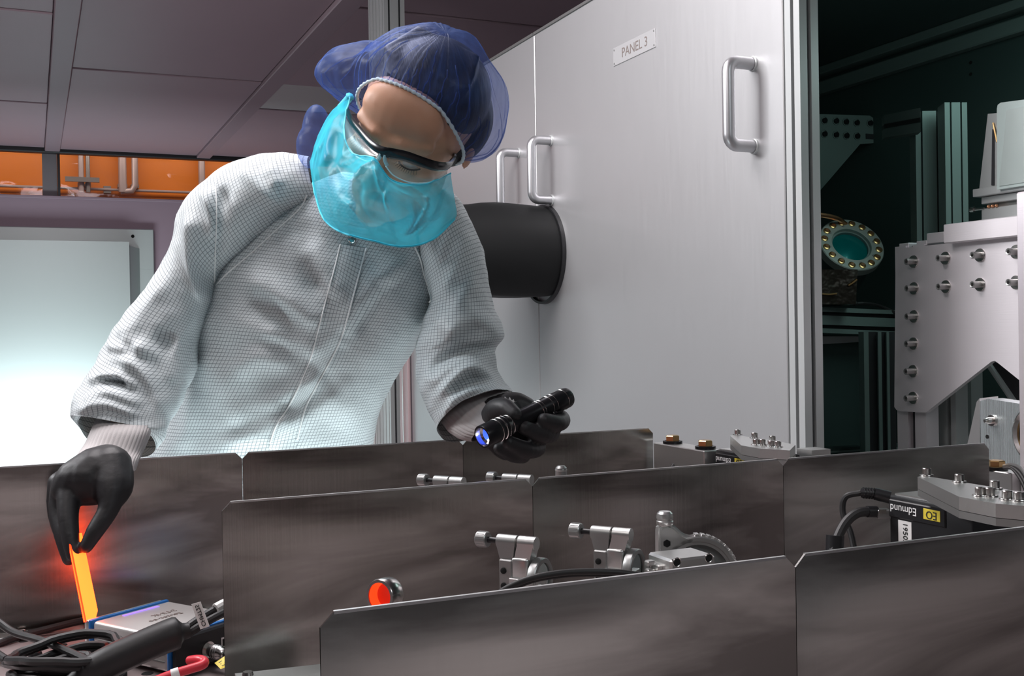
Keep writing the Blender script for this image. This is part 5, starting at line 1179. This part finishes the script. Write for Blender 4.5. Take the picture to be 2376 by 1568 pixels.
MB().tube(list(V3[0]), .0010, 6).build('upper_hem', mat('cyan_hem_upper', (.10, .66, .85), 0, .6), mk, smooth=180)
MB().tube(pd([(812, 224, 1.393), (806, 232, 1.40), (790, 250, 1.42)]), [.006] + [.005] * 12, 8).build('ear_tie', bpy.data.materials['cyan_hem'], mk, smooth=180)

# ---- safety glasses
gls = thing('x', '', '', (0, 0, 0)); bpy.data.objects.remove(gls)
bar = [(801, 246, 1.400), (812, 275, 1.365), (835, 305, 1.335), (862, 336, 1.308), (884, 351, 1.296), (905, 355, 1.292), (940, 362, 1.296), (980, 376, 1.308), (1015, 386, 1.325), (1040, 384, 1.350), (1054, 366, 1.385)]
B_ = cr(bar, 8); P = [D(*q) for q in B_]; vs = []; fs = []; n = 8
for i, p in enumerate(P):
    T = P[min(i + 1, len(P) - 1)] - P[max(i - 1, 0)]; T /= np.linalg.norm(T); up_v = HU - T * (HU @ T); up_v /= np.linalg.norm(up_v); o_ = np.cross(T, up_v)
    hh = .0060 * (1 + .15 * math.sin(i / len(P) * math.pi)); ww = .0024
    vs += [p + up_v * hh * math.cos(a) + o_ * ww * math.sin(a) for a in np.linspace(0, 2 * math.pi, n, endpoint=False)]
fs = [(i * n + j, i * n + (j + 1) % n, (i + 1) * n + (j + 1) % n, (i + 1) * n + j) for i in range(len(P) - 1) for j in range(n)] + [tuple(range(n))[::-1], tuple(range((len(P) - 1) * n, len(P) * n))]
gl = MB().add(vs, fs).build('safety_glasses', 'frame', person, smooth=50)
gl['label'] = 'black browline safety glasses with clear lenses'
M['lens2'] = film('clear_polycarbonate', (.80, .90, .92), .05, .2, 9, .25, .85, lo=.03)
def lens(top, bot, dd):
    a = cr(top, 8); c = cr(bot, 8); rows = []
    for s in np.linspace(0, 1, 9):
        r = a + (c - a) * s; r[:, 2] -= .010 * math.sin(math.pi * s) * dd; rows.append([D(*q) for q in r])
    G = np.array(rows); k, n, _ = G.shape
    return MB().add(G.reshape(-1, 3), [(i * n + j, i * n + j + 1, (i + 1) * n + j + 1, (i + 1) * n + j) for i in range(k - 1) for j in range(n - 1)]).build('lens', 'lens2', gl, smooth=180), G
lo1, G1 = lens([(803, 258, 1.392), (815, 282, 1.362), (838, 312, 1.333), (862, 340, 1.309), (880, 354, 1.298)], [(796, 300, 1.375), (806, 335, 1.352), (826, 362, 1.330), (852, 374, 1.310), (870, 370, 1.300)], .6)
lo2, G2 = lens([(902, 362, 1.294), (940, 368, 1.297), (980, 382, 1.309), (1015, 392, 1.326), (1040, 390, 1.350)], [(895, 385, 1.296), (915, 408, 1.300), (955, 424, 1.310), (1000, 422, 1.326), (1036, 404, 1.352)], .6)
for G_ in (G1, G2): MB().tube(list(G_[-1]), .0009, 6).build('lens_rim', mat('lens_rim', (.55, .72, .76), 0, .2), gl, smooth=180)
MB().tube(pd([(884, 356, 1.297), (880, 366, 1.300), (872, 374, 1.304)]), .0024, 8).build('nose_pad', 'lens_pad' if 'lens_pad' in M else mat('clear_pad', (.45, .58, .60), 0, .2), gl)
MB().tube(pd([(894, 358, 1.294), (893, 370, 1.298), (898, 384, 1.302)]), .0024, 8).build('nose_pad', mat('clear_pad_2', (.40, .50, .52), 0, .2), gl)
for tp in ([(801, 246, 1.400), (812, 238, 1.43), (835, 232, 1.49)], [(1054, 366, 1.385), (1052, 352, 1.43), (1046, 340, 1.50)]): MB().tube(pd(tp), .0028, 8).build('temple', 'frame', gl)
